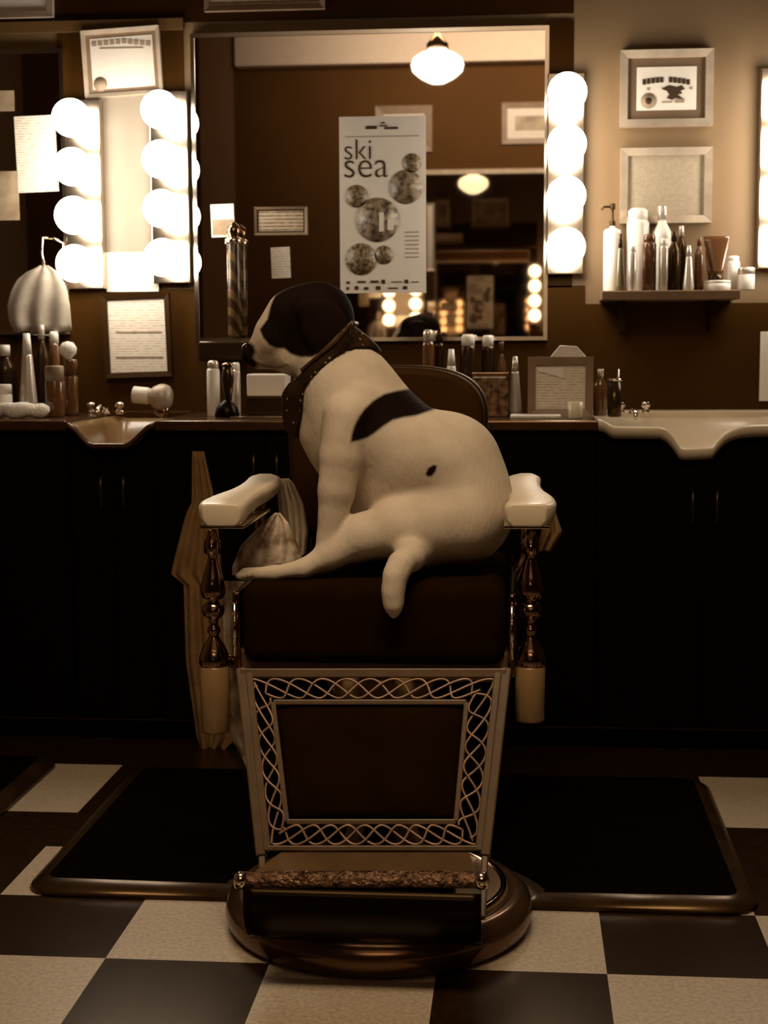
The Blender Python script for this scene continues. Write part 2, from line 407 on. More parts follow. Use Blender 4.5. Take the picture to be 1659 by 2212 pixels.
def pframe(name, u0, v0, u1, v1, label, Y=YWALL, **k):
    return frame(name, *uvrect(u0, v0, u1, v1, Y-0.02), Y, label, **k)
def rframe(name, u0, v0, u1, v1, label, **k):
    a, b = PR(u0, v1), PR(u1, v0)
    return frame(name, a.x, b.x, a.z, b.z, YB, label, face=1, **k)
def card(name, u0, v0, u1, v1, m, label, cat='paper', Y=YW-0.002, tilt=0.0, th=0.0015, parent=None):
    x0, x1, z0, z1 = uvrect(u0, v0, u1, v1, Y)
    o = box(name, -(x1-x0)/2, (x1-x0)/2, Y-th, Y, -(z1-z0)/2, (z1-z0)/2, m, parent)
    o.data.transform(Matrix.Translation(((x0+x1)/2, 0, (z0+z1)/2)) @ Matrix.Rotation(tilt, 4, 'Y'))
    if label: tag(o, label, cat)
    return o
def marks(name, rects, Y, m, parent, th=0.0008):
    bm = bmesh.new()
    for r in rects:
        x0, x1, z0, z1 = uvrect(*r, Y); box_bm(bm, x0, x1, Y-th, Y, z0, z1)
    return bm_obj(name, bm, m, parent)
def disc(name, u, v, r, Y, m, parent, th=0.0008):
    p = P(u, v, Y); R = r*S(Y)
    return lathe(name, [(R, 0), (R, th)], (p.x, Y, p.z), m, parent, 40, (0, -1, 0))

# diploma above the left bulbs
t = pframe('framed_certificate', 178, 60, 347, 206, 'framed certificate hanging tilted above the two left bulb strips', fw_=0.012, fm='frame_w', mount='frame_g', mw=0.012, pic='paper', tilt=-0.05, Y=YWALL-0.012)
marks('certificate_heading', [(198+i*13, 84+abs(i-5)*1.2, 208+i*13, 94+abs(i-5)*1.2) for i in range(10)]+[(215, 103, 310, 105)], YWALL-0.0225, 'inkl', t)
disc('certificate_seal', 217, 182, 15, YWALL-0.0225, 'inkl', t)
# frames cut off at the top
pframe('framed_certificate', -60, -90, 112, 38, 'pale framed certificate cut off by the top left corner', fw_=0.02, pic='paper', Y=YWALL-0.01)
pframe('picture_frame', 440, -60, 700, 21, 'pale picture frame cut off by the top edge above the large mirror', fw_=0.014, fm='frame_g', pic='printc', Y=YWALL-0.01)
# the two frames right of the mirror
t = pframe('framed_certificate', 1340, 107, 1541, 273, 'upper silver frame on the right wall holding a licence with a winged emblem', fw_=0.022, fm='frame_w', mount='matb', mw=0.026, pic='paper', d=0.028)
Yc = YWALL-0.0142
marks('licence_heading', [(1388+i*9.5, 172-6*math.sin(math.pi*(i+.5)/11), 1395+i*9.5, 184-6*math.sin(math.pi*(i+.5)/11)) for i in range(11) if i != 5], Yc, 'ink', t)
disc('licence_seal', 1401, 218, 16, Yc, 'inkl', t); disc('licence_seal_centre', 1401, 218, 7, Yc-0.001, 'ink', t)
def emblem(parent):
    pts = [(1428, 192), (1446, 184), (1462, 188), (1472, 184), (1480, 192), (1470, 196), (1474, 202), (1464, 204), (1476, 214), (1458, 212), (1452, 216), (1440, 212), (1446, 204), (1440, 196)]
    q = [P(a, b, Yc) for a, b in pts]
    prism('winged_emblem', [(p.x, p.z) for p in q], Yc-0.0008, Yc, 'ink', parent)
emblem(t)
marks('licence_flourish', [(1430, 219, 1452, 222), (1458, 214, 1478, 222), (1398, 189, 1404, 195), (1490, 187, 1496, 193)], Yc, 'inkl', t)
pframe('picture_frame', 1340, 319, 1538, 482, 'lower silver frame on the right wall holding a plain grey card', fw_=0.022, fm='frame_w', pic='greyc', d=0.028)

# papers left
card('wall_board', 222, 205, 330, 546, mat('pale_board', (0.22, 0.185, 0.145), 0.5, noise=0.05), 'tall pale board mounted between the two left bulb strips', 'board', Y=YWALL-0.006, th=0.006)
card('notice', 230, 545, 342, 630, 'paper', 'white notice taped just under the tall pale board', Y=YWALL-0.013)
t = pframe('framed_notice', 222, 634, 368, 815, 'framed printed notice in a dark frame below the left bulb strips', Y=YWALL-0.012, fm='frame_d', fw_=0.016, pic='print', tilt=-0.03)
marks('dark_print_lines', [(250, 716, 350, 719), (250, 770, 352, 773)], YWALL-0.0205, 'inkl', t)
# papers on the leftmost mirror
card('paper_sheet', 35, 250, 122, 415, 'print', 'printed sheet taped on the leftmost mirror', tilt=-0.03)
card('photo_print', -20, 196, 30, 240, 'photog', 'small photo taped at the upper left of the leftmost mirror', 'photo')
card('photo_print', -30, 370, 40, 476, 'photog', 'faded photo taped below the small photo on the leftmost mirror', 'photo')
card('note', 62, 697, 108, 724, 'paper', 'small white note at the foot of the leftmost mirror', tilt=0.05)
# on the main mirror
t = card('photo_card', 456, 441, 506, 512, 'paper', 'small photo card taped at the left edge of the large mirror', 'photo', tilt=-0.03)
marks('photo_image', [(459, 474, 503, 508)], YW-0.004, 'photog', t)
card('note', 586, 534, 627, 601, 'print', 'small printed note on the mirror above the dog\'s head', tilt=-0.03)
t = frame('framed_sign', *uvrect(550, 447, 664, 508, YW-0.004), YW-0.001, 'framed sign of dense print on the large mirror above the dog', fw_=0.008, fm='frame_g', mount='frame_d', mw=0.004, pic='printc', d=0.012)

# poster
YP = YW-0.002
x0, x1, z0, z1 = uvrect(734, 251, 920, 633, YP)
poster = box('poster', x0, x1, YP-0.0015, YP, z0, z1, 'paper'); tag(poster, 'tall white poster reading ski sea with round photos on the large mirror', 'poster')
YQ = YP-0.0017
text('lettering_ski', 'ski', 744, 345, YQ, 0.062, 'ink', poster, width=57*S(YW), bold=-0.0007, height=42*S(YW))
text('lettering_sea', 'sea', 744, 384, YQ, 0.062, 'ink', poster, width=94*S(YW), bold=-0.0007, height=36*S(YW))
for (u, v, r, mm) in ((890, 352, 20, 'photo2'), (877, 404, 36, 'photo'), (770, 424, 24, 'photo2'), (780, 560, 34, 'photo2'), (829, 551, 20, 'photo2')):
    disc('round_photo', u, v, r, YQ, mm, poster)
bp = disc('round_photo', 815, 475, 47, YQ, 'photo', poster)
marks('photo_highlight', [(819, 459, 829, 500), (837, 473, 850, 497)], YQ-0.001, 'paper', poster)
marks('heading_mark', [(790, 272, 814, 279), (820, 270, 836, 273), (830, 274, 860, 279), (822, 264, 832, 267)], YQ, 'ink', poster)
marks('rule_line', [(745, 294, 905, 295.5)], YQ, 'inkl', poster)
marks('small_print', [(875, 500+i*9, 905, 502+i*9) for i in range(7)], YQ, 'inkl', poster)
marks('sponsor_marks', [(748, 608, 756, 613), (772, 607, 790, 611), (800, 606, 818, 611), (824, 604, 832, 613), (845, 608, 868, 610), (874, 604, 882, 612), (888, 608, 905, 610), (748, 620, 754, 626), (766, 618, 774, 626), (786, 620, 796, 626), (812, 618, 822, 626), (838, 621, 860, 624), (870, 618, 880, 625)], YQ, 'ink', poster)

# reflected: frames on the opposite wall
rframe('picture_frame', 812, 228, 934, 330, 'picture frame on the opposite wall, reflected above the poster', fw_=0.05, fm='frame_g', pic='paper')
t = rframe('picture_frame', 1084, 220, 1215, 312, 'framed landscape on the opposite wall, reflected beside the right bulb strip', fw_=0.035, fm='frame_g', mount='paper', mw=0.05, pic='photog')
NF = (921, 440, 940, 586)
a, b = PR(921, 586), PR(940, 440)
frame('picture_frame', a.x, b.x, a.z, b.z, YB+0.045, 'narrow pale frame on the opposite wall, reflected at the right edge of the poster', fw_=0.012, fm='frame_w', pic='paper', face=1)
# frames above the main mirror, seen only through the double reflection
for u0, v0, u1, v1, lb in ((1018, 484, 1102, 550, 'dark framed picture high on the wall, seen in the doubly reflected mirror'), (938, 488, 974, 552, 'smaller framed picture seen beside it in the doubly reflected mirror')):
    a, b = P(u0, v1, YW+2*(YW-YB)), P(u1, v0, YW+2*(YW-YB))
    dz_ = 2.27-a.z
    frame('picture_frame', a.x, b.x, a.z+dz_, b.z+dz_, YWALL-0.01, lb, fw_=0.02, fm='frame_g', mount='paper', mw=0.02, pic='photog')

# ================================================================== WALL SHELF AND BOTTLES
a, b = P(1300, 628, 4.5), P(1600, 628, 4.5)
t = thing('wall_shelf', 'wooden wall shelf of bottles below the two silver frames', 'shelf')
zs = P(1450, 627, 4.5).z; zsb = P(1450, 647, 4.5).z
box('shelf_board', a.x, b.x, 4.5, YWALL, zsb, zs, 'wood', t, 0.003)
prism('bracket', [(a.x+0.06, zsb), (a.x+0.075, zsb), (a.x+0.075, zsb-0.09), (a.x+0.06, zsb-0.09)], 4.58, YWALL, 'trim', t)
prism('bracket', [(b.x-0.075, zsb), (b.x-0.06, zsb), (b.x-0.06, zsb-0.09), (b.x-0.075, zsb-0.09)], 4.58, YWALL, 'trim', t)

def bottle(name, u0, u1, vt, zbase, Y, m, label, style='bottle', capm='dark', cat='bottle', group=None, capf=0.16):
    """a bottle standing at zbase; silhouette from u0..u1 and top vt"""
    c = P((u0+u1)/2, vt, Y); r = (u1-u0)/2*S(Y); h = c.z-zbase; x = c.x; base = (x, Y, zbase)
    t = thing(name, label, cat, group)
    if style == 'bottle':
        b = [(r*.9, 0), (r, h*.02), (r, h*.62), (r*.9, h*.70), (r*.45, h*.80), (r*.4, h*(1-capf))]
        lathe('body', b, base, m, t, 28); lathe('cap', [(r*.48, h*(1-capf)), (r*.48, h*.995), (r*.4, h)], base, capm, t, 24)
    elif style == 'can':
        lathe('body', [(r*.95, 0), (r, h*.01), (r, h*.82), (r*.85, h*.86)], base, m, t, 28)
        lathe('cap', [(r*.86, h*.85), (r*.86, h*.97), (r*.6, h)], base, capm, t, 24)
    elif style == 'pump':
        lathe('body', [(r*.92, 0), (r, h*.02), (r, h*.66), (r*.92, h*.70), (r*.3, h*.73), (r*.3, h*.76)], base, m, t, 28)
        lathe('pump', [(r*.34, h*.75), (r*.34, h*.80), (r*.12, h*.82), (r*.12, h*.93), (r*.3, h*.935), (r*.3, h*1.0)], base, capm, t, 20)
        tube('nozzle', [(x, Y, zbase+h*.965), (x-r*1.0, Y-0.002, zbase+h*.965), (x-r*1.25, Y-0.002, zbase+h*.93)], r*.13, capm, t)
    elif style == 'cone':
        lathe('body', [(r, 0), (r, h*.1), (r*.55, h*.72), (r*.5, h*.75)], base, m, t, 28)
        lathe('cap', [(r*.52, h*.75), (r*.35, h)], base, capm, t, 24)
    elif style == 'tube':
        bm = bmesh.new(); rings = []
        for k in range(9):
            f = k/8; w = r*(.62+.38*f); dd = r*.5*(1-f)+0.002; zz = zbase+h*(.16+.84*f)
            rings.append([bm.verts.new((x+w*math.cos(2*math.pi*i/24), Y+dd*math.sin(2*math.pi*i/24), zz)) for i in range(24)])
        for A, B in zip(rings, rings[1:]):
            for i in range(24): bm.faces.new((A[i], A[(i+1) % 24], B[(i+1) % 24], B[i]))
        bm.faces.new(rings[0][::-1]); bm.faces.new(rings[-1])
        bm_obj('body', bm, m, t, True); lathe('cap', [(r*.58, 0), (r*.58, h*.17)], base, capm, t, 24)
    elif style == 'jar':
        lathe('body', [(r*.95, 0), (r, h*.05), (r, h*.68), (r*.9, h*.72)], base, m, t, 28)
        lathe('lid', [(r*.98, h*.7), (r*.98, h*.97), (r*.9, h)], base, capm, t, 28)
    return t
SHB = 'toiletries on the wall shelf'
def sh(u0, u1, vt, m, label, style='bottle', capm='dark', Y=4.58, name='bottle', cat='bottle'):
    bottle(name, u0, u1, vt, zs, Y, m, label, style, capm, cat, SHB)
sh(1305, 1343, 440, 'white', 'white pump bottle with a black pump at the left end of the wall shelf', 'pump', Y=4.61, name='pump_bottle')
sh(1331, 1351, 505, 'green', 'slim olive bottle with a black tip in front of the white pump bottle', 'cone', Y=4.54)
sh(1355, 1402, 450, 'white', 'tall wide white bottle, second tall one from the left on the wall shelf', 'can', 'white', Y=4.62)
sh(1357, 1375, 530, 'silver', 'narrow pale bottle in front of the tall wide white bottle', 'can', 'white', Y=4.535)
sh(1388, 1418, 506, 'brown', 'brown spray can between the two tall white bottles', 'can', 'brown', Y=4.56, name='spray_can')
sh(1410, 1452, 445, 'white', 'tall white bottle with a rounded silver top near the middle of the shelf', 'bottle', 'silver', Y=4.62)
sh(1425, 1444, 515, 'silver', 'slim silver bottle with a pale cap right of the brown spray can', 'can', 'white', Y=4.55)
sh(1443, 1470, 500, 'dark', 'dark bottle with a rounded cap in the middle of the shelf', 'bottle', 'dark', Y=4.58)
sh(1460, 1484, 488, 'dark', 'taller dark bottle behind the small silver one', 'bottle', 'silver', Y=4.63)
sh(1477, 1500, 530, 'silver', 'small tapered silver bottle right of the dark bottles', 'cone', 'silver', Y=4.54)
sh(1501, 1521, 512, 'brown', 'brown bottle between the small silver bottle and the dark tube', 'bottle', 'brown', Y=4.6)
bottle('cosmetic_tube', 1520, 1575, 510, zs+0.022, 4.56, 'brown', 'dark tube standing on its cap on a flat white jar', 'tube', 'dark', 'tube', SHB)
bottle('flat_jar', 1522, 1578, 606, zs, 4.56, 'white', 'flat white jar under the dark tube', 'jar', 'white', 'jar', SHB)
sh(1571, 1598, 553, 'white', 'short white bottle near the right end of the wall shelf', 'can', 'white', Y=4.6)
p = P(1612, 600, 4.56)
bottle('white_jar', 1594, 1630, 578, zs, 4.56, 'white', 'white jar at the right end of the wall shelf', 'jar', 'silver', 'jar', SHB)

# ================================================================== COUNTER
YC = 4.15                       # front plane of the cabinets
ZT = P(830, 908, YC).z          # worktop height
def xat(u, v=915, Y=YC): return P(u, v, Y).x
def zat(v, u=830, Y=YC): return P(u, v, Y).z
# three stretches of worktop between the sinks
for n, (ua, ub, lb) in enumerate(((-220, 147, 'dark worktop at the left, under the rolled towel and jars'), (337, 1291, 'long dark worktop behind the chair, between the two sinks'))):
    box('worktop', xat(ua), xat(ub), YC-0.02, YWALL-0.001, ZT-0.028, ZT, 'counter', None, 0.004)
    tag(bpy.context.scene.collection.objects[-1], lb, 'worktop')
# backsplash ledge
def sink(name, prof, back_u, rimcol, basincol, label, rimh=0.032, yb=4.6):
    """prof: (u, v) of the front rim's top edge, left to right"""
    t = thing(name, label, 'sink')
    pts = [(xat(u, v), zat(v, u)) for u, v in prof]
    xa, xb = pts[0][0], pts[-1][0]; zlow = min(z for _, z in pts)-rimh
    # front apron with the dipping rim
    bm = bmesh.new(); n = len(pts)
    yy = (YC-0.03, YC-0.036, YC-0.03, YC-0.012, YC-0.004, YC-0.008)
    for i in range(n-1):
        pass
    prof_cs = lambda x, z: [(x, YC-0.012, z-rimh), (x, YC-0.022, z-0.02), (x, YC-0.028, z-0.006), (x, YC-0.022, z), (x, YC-0.006, z+0.001), (x, YC+0.004, z-0.006), (x, YC+0.006, z-rimh)]
    R = [[bm.verts.new(c) for c in prof_cs(x, z)] for x, z in pts]
    for A, B in zip(R, R[1:]):
        for k in range(7): bm.faces.new((A[k], B[k], B[(k+1) % 7], A[(k+1) % 7]))
    bm.faces.new(R[0]); bm.faces.new(R[-1][::-1])
    bm_obj('front_rim', bm, rimcol, t, True)
    # bowl: grid that sinks in the middle
    bm = bmesh.new(); NX, NY = 24, 16; G = []
    zt = ZT-0.004
    for j in range(NY+1):
        row = []
        for i in range(NX+1):
            fx, fy = i/NX, j/NY; ex = min(fx, 1-fx)*2; ey = min(fy*1.4, (1-fy))*2
            d = min(1, ex*2.6)*min(1, max(0, ey)*2.0)
            d = d*d*(3-2*d)
            
            x = xa+(xb-xa)*fx; y = YC+0.004+(yb-YC-0.004)*fy
            k = min(1, fy/0.25); zprof = np.interp(x, [p_[0] for p_ in pts], [p_[1] for p_ in pts])
            ztop = min(zprof, zt+0.004)*(1-k)+zt*k-0.004
            row.append(bm.verts.new((x, y, ztop-0.12*d)))
        G.append(row)
    for j in range(NY):
        for i in range(NX): bm.faces.new((G[j][i], G[j][i+1], G[j+1][i+1], G[j+1][i]))
    o = bm_obj('bowl', bm, basincol, t, True)
    s = o.modifiers.new('solid', 'SOLIDIFY'); s.thickness = 0.008; s.offset = -1
    box('back_rim', xa, xb, yb-0.01, YWALL-0.001, ZT-0.03, ZT+0.006, rimcol, t, 0.004)
    return t, xa, xb
def dipprof(a, b, c, d, vt, vb):
    """flat - down s-curve - flat - up s-curve - flat"""
    pts = []
    for u in np.linspace(a, b, 9):
        f = (u-a)/(b-a); pts.append((u, vt+(vb-vt)*(f*f*(3-2*f))))
    for u in np.linspace(c, d, 9):
        f = (u-c)/(d-c); pts.append((u, vb+(vt-vb)*(f*f*(3-2*f))))
    return pts
t, sxa, sxb = sink('shampoo_sink', dipprof(148, 206, 270, 336, 912, 957), 0, 'counter', 'porcd', 'brown shampoo sink with a dipped front rim at the left', 0.012)
# tap at the left sink
def tap(u, Y, label, h=0.05, k=1.0):
    p_ = P(u, 900, Y); t = thing('tap', label, 'tap')
    lathe('tap_body', [(0.018*k, 0), (0.018*k, 0.008), (0.010*k, 0.012), (0.010*k, h)], (p_.x, Y, ZT-0.002), 'chrome', t, 20)
    tube('spout', [(p_.x, Y, ZT+h-0.006), (p_.x, Y-0.03, ZT+h+0.008), (p_.x, Y-0.08, ZT+h), (p_.x, Y-0.10, ZT+h-0.02)], 0.008*k, 'chrome', t)
    for s in (-1, 1):
        h_ = lathe('tap_handle', [(0.012*k, 0), (0.014*k, 0.01), (0.006, 0.018), (0.016*k, 0.024), (0.016*k, 0.034), (0.01, 0.038)], (p_.x+s*0.045*k, Y, ZT-0.002), 'chrome', t, 16)
tap(228, 4.57, 'chrome tap over the left sink', 0.02)
pr = [(1292, 905), (1304, 908), (1314, 915), (1324, 921), (1400, 922), (1425, 922), (1437, 927), (1449, 939), (1459, 953), (1468, 966), (1480, 968), (1525, 966), (1538, 964), (1549, 950), (1562, 936), (1578, 926), (1598, 920), (1625, 918), (1660, 917), (1760, 917)]
t, sxa2, sxb2 = sink('shampoo_sink', pr, 0, 'porc', 'porc', 'cream shampoo sink with a notched front rim at the right')
tap(1368, 4.52, 'chrome tap in the right sink', 0.012, 0.8)

# cabinets: separate units with two doors each
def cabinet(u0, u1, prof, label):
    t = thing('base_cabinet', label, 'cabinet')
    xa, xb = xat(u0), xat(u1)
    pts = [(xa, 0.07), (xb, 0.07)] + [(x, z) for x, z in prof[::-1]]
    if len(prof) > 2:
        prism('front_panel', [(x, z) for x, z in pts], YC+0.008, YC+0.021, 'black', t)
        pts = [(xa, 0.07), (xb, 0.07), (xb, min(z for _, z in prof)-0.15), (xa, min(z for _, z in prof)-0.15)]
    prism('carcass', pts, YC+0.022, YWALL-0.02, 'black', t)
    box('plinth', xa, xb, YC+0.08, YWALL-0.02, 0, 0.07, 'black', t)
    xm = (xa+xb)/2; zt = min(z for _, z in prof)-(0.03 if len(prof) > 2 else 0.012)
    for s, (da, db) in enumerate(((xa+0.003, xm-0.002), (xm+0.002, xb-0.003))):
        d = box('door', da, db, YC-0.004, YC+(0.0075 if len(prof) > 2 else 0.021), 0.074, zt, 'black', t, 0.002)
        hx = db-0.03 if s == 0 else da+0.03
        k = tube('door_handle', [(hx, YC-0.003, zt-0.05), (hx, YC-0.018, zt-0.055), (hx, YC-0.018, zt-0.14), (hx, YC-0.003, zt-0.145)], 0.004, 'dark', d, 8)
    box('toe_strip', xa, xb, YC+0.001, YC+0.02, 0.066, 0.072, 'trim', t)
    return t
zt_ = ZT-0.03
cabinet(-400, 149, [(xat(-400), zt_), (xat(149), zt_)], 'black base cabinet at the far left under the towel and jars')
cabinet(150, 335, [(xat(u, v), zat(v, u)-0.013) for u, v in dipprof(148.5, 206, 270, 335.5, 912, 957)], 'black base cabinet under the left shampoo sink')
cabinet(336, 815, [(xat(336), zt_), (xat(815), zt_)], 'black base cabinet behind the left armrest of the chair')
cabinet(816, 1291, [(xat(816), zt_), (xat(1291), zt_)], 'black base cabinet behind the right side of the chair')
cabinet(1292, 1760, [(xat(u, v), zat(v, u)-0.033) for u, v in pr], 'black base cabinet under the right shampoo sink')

# ================================================================== THINGS ON THE WORKTOP
def ct(u0, u1, vt, m, label, style='bottle', capm='dark', Y=4.45, name='bottle', cat='bottle', group=None):
    return bottle(name, u0, u1, vt, ZT, Y, m, label, style, capm, cat, group)
LJ = 'bottles and jars at the left end of the worktop'
ct(-14, 34, 745, 'dark', 'dark bottle cut off by the left edge of the photo', 'bottle', 'white', 4.5, group=LJ)
ct(36, 78, 720, 'silver', 'pale tapered bottle at the left end of the worktop', 'cone', 'white', 4.4, group=LJ)
ct(72, 104, 702, 'dark', 'tallest dark bottle in the left cluster on the worktop', 'bottle', 'silver', 4.5, group=LJ)
ct(96, 138, 790, 'brown', 'squat brown jar with a pale lid in the left cluster', 'jar', 'photog', 4.36, 'jar', 'jar', LJ)
ct(104, 128, 716, 'brown', 'brown spray bottle behind the squat brown jar', 'can', 'white', 4.55, group=LJ)
ct(-10, 26, 830, 'white', 'white tub beside the rolled towel', 'jar', 'white', 4.36, 'tub', 'jar', LJ)
# ribbed comb jar with a white brush head
t = ct(134, 167, 776, 'brown', 'tall brown comb jar at the right end of the left cluster', 'jar', 'brown', 4.45, 'comb_jar', 'jar')
pc = P(147, 762, 4.45)
o = lathe('powder_brush', [(0.004, -0.02), (0.006, 0), (0.024, 0.018), (0.026, 0.034), (0.016, 0.05), (0, 0.054)], (pc.x, 4.45, pc.z-0.02), 'towelw', None, 20)
tag(o, 'round white powder brush standing on the brown comb jar', 'brush')
# rolled towel
pa, pb = P(-40, 893, 4.28), P(104, 889, 4.28)
bm = bmesh.new(); pts = [Vector((pa.x+(pb.x-pa.x)*i/16, 4.28+0.01*math.sin(i*.5), ZT+0.023+0.003*math.sin(i*1.3))) for i in range(17)]
tube_bm(bm, pts, [0.022+0.003*math.sin(i*.9) if i < 15 else (0.018 if i == 15 else 0.008) for i in range(17)], 16)
o = bm_obj('rolled_towel', bm, 'towelw', None, True); tag(o, 'rolled white towel lying on the left end of the worktop', 'towel')

# hair dryer lying on the worktop beside the left sink
def dryer():
    Y = 4.45; t = thing('hair_dryer', 'silver hair dryer standing beside the left sink', 'hair dryer')
    a, b = P(296, 852, Y), P(345, 857, Y); s = S(Y)
    bm = bmesh.new(); lathe_bm(bm, [(0.021, 0), (0.022, 0.004), (0.022, 0.05), (0.030, 0.06), (0.038, 0.075), (0.040, 0.09), (0.036, 0.105), (0.022, 0.115), (0, 0.118)], (a.x-0.01, Y, a.z), 28, (b-a).normalized())
    bm_obj('barrel', bm, mat('dryer_shell', (0.55, 0.46, 0.36), 0.45, 0.2, noise=0.3, nscale=60), t, True)
    e = Vector((b.x+0.015, Y, b.z-0.03)); 
    tube('handle', [e, e+Vector((-0.005, 0, -0.022)), Vector((e.x-0.028, Y, ZT+0.018))], [0.017, 0.015, 0.013], 'chromed', t)
    lathe('nozzle', [(0.022, 0), (0.025, 0.002), (0.025, 0.045), (0.022, 0.05)], (a.x-0.012, Y, a.z), 'white', t, 24, (b-a).normalized())
dryer()

# barber pole ornament on a dark bracket in front of the mirror
def pole():
    Y = 4.60; t = thing('barber_pole', 'slim striped barber pole on a dark bracket at the left side of the large mirror', 'barber pole')
    pT, pB = P(505, 522, Y), P(508, 730, Y); r = 15*S(Y)
    m = bpy.data.materials.new('spiral_stripes'); m.use_nodes = True; nt = m.node_tree; b = nt.nodes['Principled BSDF']; b.inputs['Roughness'].default_value = 0.25
    tc = nt.nodes.new('ShaderNodeTexCoord'); w = nt.nodes.new('ShaderNodeTexWave'); w.bands_direction = 'DIAGONAL'; w.inputs['Scale'].default_value = 11; w.inputs['Distortion'].default_value = 1.5
    rr = nt.nodes.new('ShaderNodeValToRGB'); rr.color_ramp.elements[0].position = .45; rr.color_ramp.elements[1].position = .6
    rr.color_ramp.elements[0].color = (0.035, 0.016, 0.005, 1); rr.color_ramp.elements[1].color = (0.11, 0.065, 0.025, 1)
    nt.links.new(tc.outputs['Object'], w.inputs['Vector']); nt.links.new(w.outputs['Fac'], rr.inputs['Fac']); nt.links.new(rr.outputs['Color'], b.inputs['Base Color'])
    h = pT.z-pB.z
    lathe('shaft', [(r*.8, 0), (r, 0.01), (r, h*.97), (r*.8, h)], (pB.x, Y, pB.z), m, t, 28)
    lathe('finial', [(r*.5, 0), (r*.6, 0.008), (r*1.0, 0.022), (r*1.05, 0.034), (r*.8, 0.048), (r*.2, 0.058), (0, 0.06)], (pT.x, Y, pT.z), 'chromed', t, 24)
    lathe('collar', [(r*1.25, 0), (r*1.25, 0.012), (r*.9, 0.02)], (pT.x, Y, pT.z-0.006), 'chrome', t, 24)
    a, b_ = P(432, 738, Y), P(530, 780, Y)
    box('bracket', a.x, b_.x, Y-0.035, YWALL-0.002, b_.z, a.z, 'dark', t, 0.006)
pole()

# tall jar trio left of the dog's chin
ct(446, 474, 779, 'white', 'tall white can left of the dog\'s chin', 'can', 'silver', 4.40, 'spray_can', 'can')
def trimmer_stand():
    Y = 4.34; t = thing('shaving_brush_stand', 'dark mirrored-glass stand with a round black foot beside the tall white can', 'stand')
    c = P(492, 790, Y); zf = ZT; h = c.z-zf; r = 14*S(Y)
    lathe('foot', [(0.034, 0), (0.036, 0.006), (0.030, 0.028), (0.016, 0.044), (0.010, 0.05)], (c.x-0.004, Y, zf), 'blackgloss', t, 28)
    lathe('stem', [(0.009, 0.05), (0.016, 0.09), (0.019, h*.75), (0.014, h*.98), (0.010, h)], (c.x, Y, zf), 'dark', t, 24)
    lathe('knob', [(r, h), (r*.9, h+.006), (0, h+.01)], (c.x, Y, zf), 'chromed', t, 20)
trimmer_stand()
ct(500, 519, 783, 'silver', 'slim pale tube behind the dark stand beside the tall white can', 'can', 'white', 4.48, 'tube', 'tube')
# white box on a dark base, on a tray
Yb = 4.38
t = thing('wipes_box', 'white box on a dark base under the dog\'s chin', 'box')
a, b = P(533, 856, Yb), P(618, 808, Yb)
box('white_case', a.x, b.x, Yb, Yb+0.09, a.z, b.z, 'white', t, 0.005)
box('dark_base', a.x-0.001, b.x+0.001, Yb-0.001, Yb+0.091, ZT+0.006, a.z, 'dark', t, 0.004)
a, b = P(500, 890, 4.27), P(636, 890, 4.27)
o = box('counter_tray', a.x, b.x, 4.25, 4.50, ZT, ZT+0.006, 'chrome', None, 0.002); tag(o, 'flat chrome tray under the white box and its dark base', 'tray')

# right of the chair
RB = 'bottles behind the dog on the worktop'
ct(912, 938, 712, 'brown', 'brown bottle with a pale neck, first right of the dog\'s back', 'can', 'silver', 4.50, group=RB)
ct(940, 958, 716, 'dark', 'thin dark bottle between two paler ones behind the dog', 'can', 'dark', 4.52, group=RB)
ct(958, 992, 754, 'white', 'white cone-shaped bottle just above the chair back', 'cone', 'white', 4.42, group=RB)
ct(994, 1028, 722, 'dark', 'dark bottle with a white cap above the glass box', 'can', 'white', 4.50, group=RB)
ct(1040, 1068, 724, 'dark', 'second dark bottle with a white cap above the glass box', 'can', 'white', 4.52, group=RB)
ct(1072, 1094, 738, 'brown', 'dark brown bottle left of the tapered silver one', 'bottle', 'brown', 4.52, group=RB)
ct(1098, 1128, 770, 'silver', 'tapered silver bottle between the glass box and the framed card', 'cone', 'silver', 4.40, group=RB)
# etched glass canister
Yg = 4.32; a, b = P(1019, 812, Yg), P(1098, 812, Yg)
t = thing('glass_canister', 'square etched glass canister with a metal rim beside the chair back', 'canister')
box('glass_body', a.x, b.x, Yg, Yg+0.10, ZT, a.z, 'grinder', t, 0.006)
box('metal_rim', a.x-0.002, b.x+0.002, Yg-0.002, Yg+0.102, a.z, a.z+0.010, 'chromed', t, 0.003)
# framed card with folded paper on top
Yf = 4.36
t = frame('framed_card', *uvrect(1140, 768, 1281, 897, Yf), Yf, 'taupe framed card standing on the worktop right of the chair', fw_=0.022, fm='frame_g', pic='print', d=0.022)
for c in t.children:
    pass
zmin = uvrect(1140, 768, 1281, 897, Yf)[2]
for c in t.children: c.data.transform(Matrix.Translation((0, 0, ZT-zmin+0.0)))
box('easel_back', P(1200, 830, Yf).x-0.03, P(1200, 830, Yf).x+0.03, Yf, Yf+0.05, ZT, ZT+0.09, 'frame_d', t, 0.004)
q = [P(*x, Yf-0.012) for x in ((1163, 791), (1216, 791), (1218, 814), (1163, 799))]
prism('loose_note', [(p_.x, p_.z+ZT-zmin) for p_ in q], Yf-0.0125, Yf-0.0105, 'white', t)
Yn = Yf+0.02
q = [P(*x, Yn) for x in ((1190, 770), (1210, 746), (1246, 748), (1266, 770), (1264, 776), (1192, 776))]
bm = bmesh.new()
n_ = len(q); A = [bm.verts.new((p_.x, Yn-0.012+0.004*(i % 2), p_.z)) for i, p_ in enumerate(q)]; B = [bm.verts.new((p_.x, Yn+0.03, p_.z)) for p_ in q]
bm.faces.new(A); bm.faces.new(B[::-1])
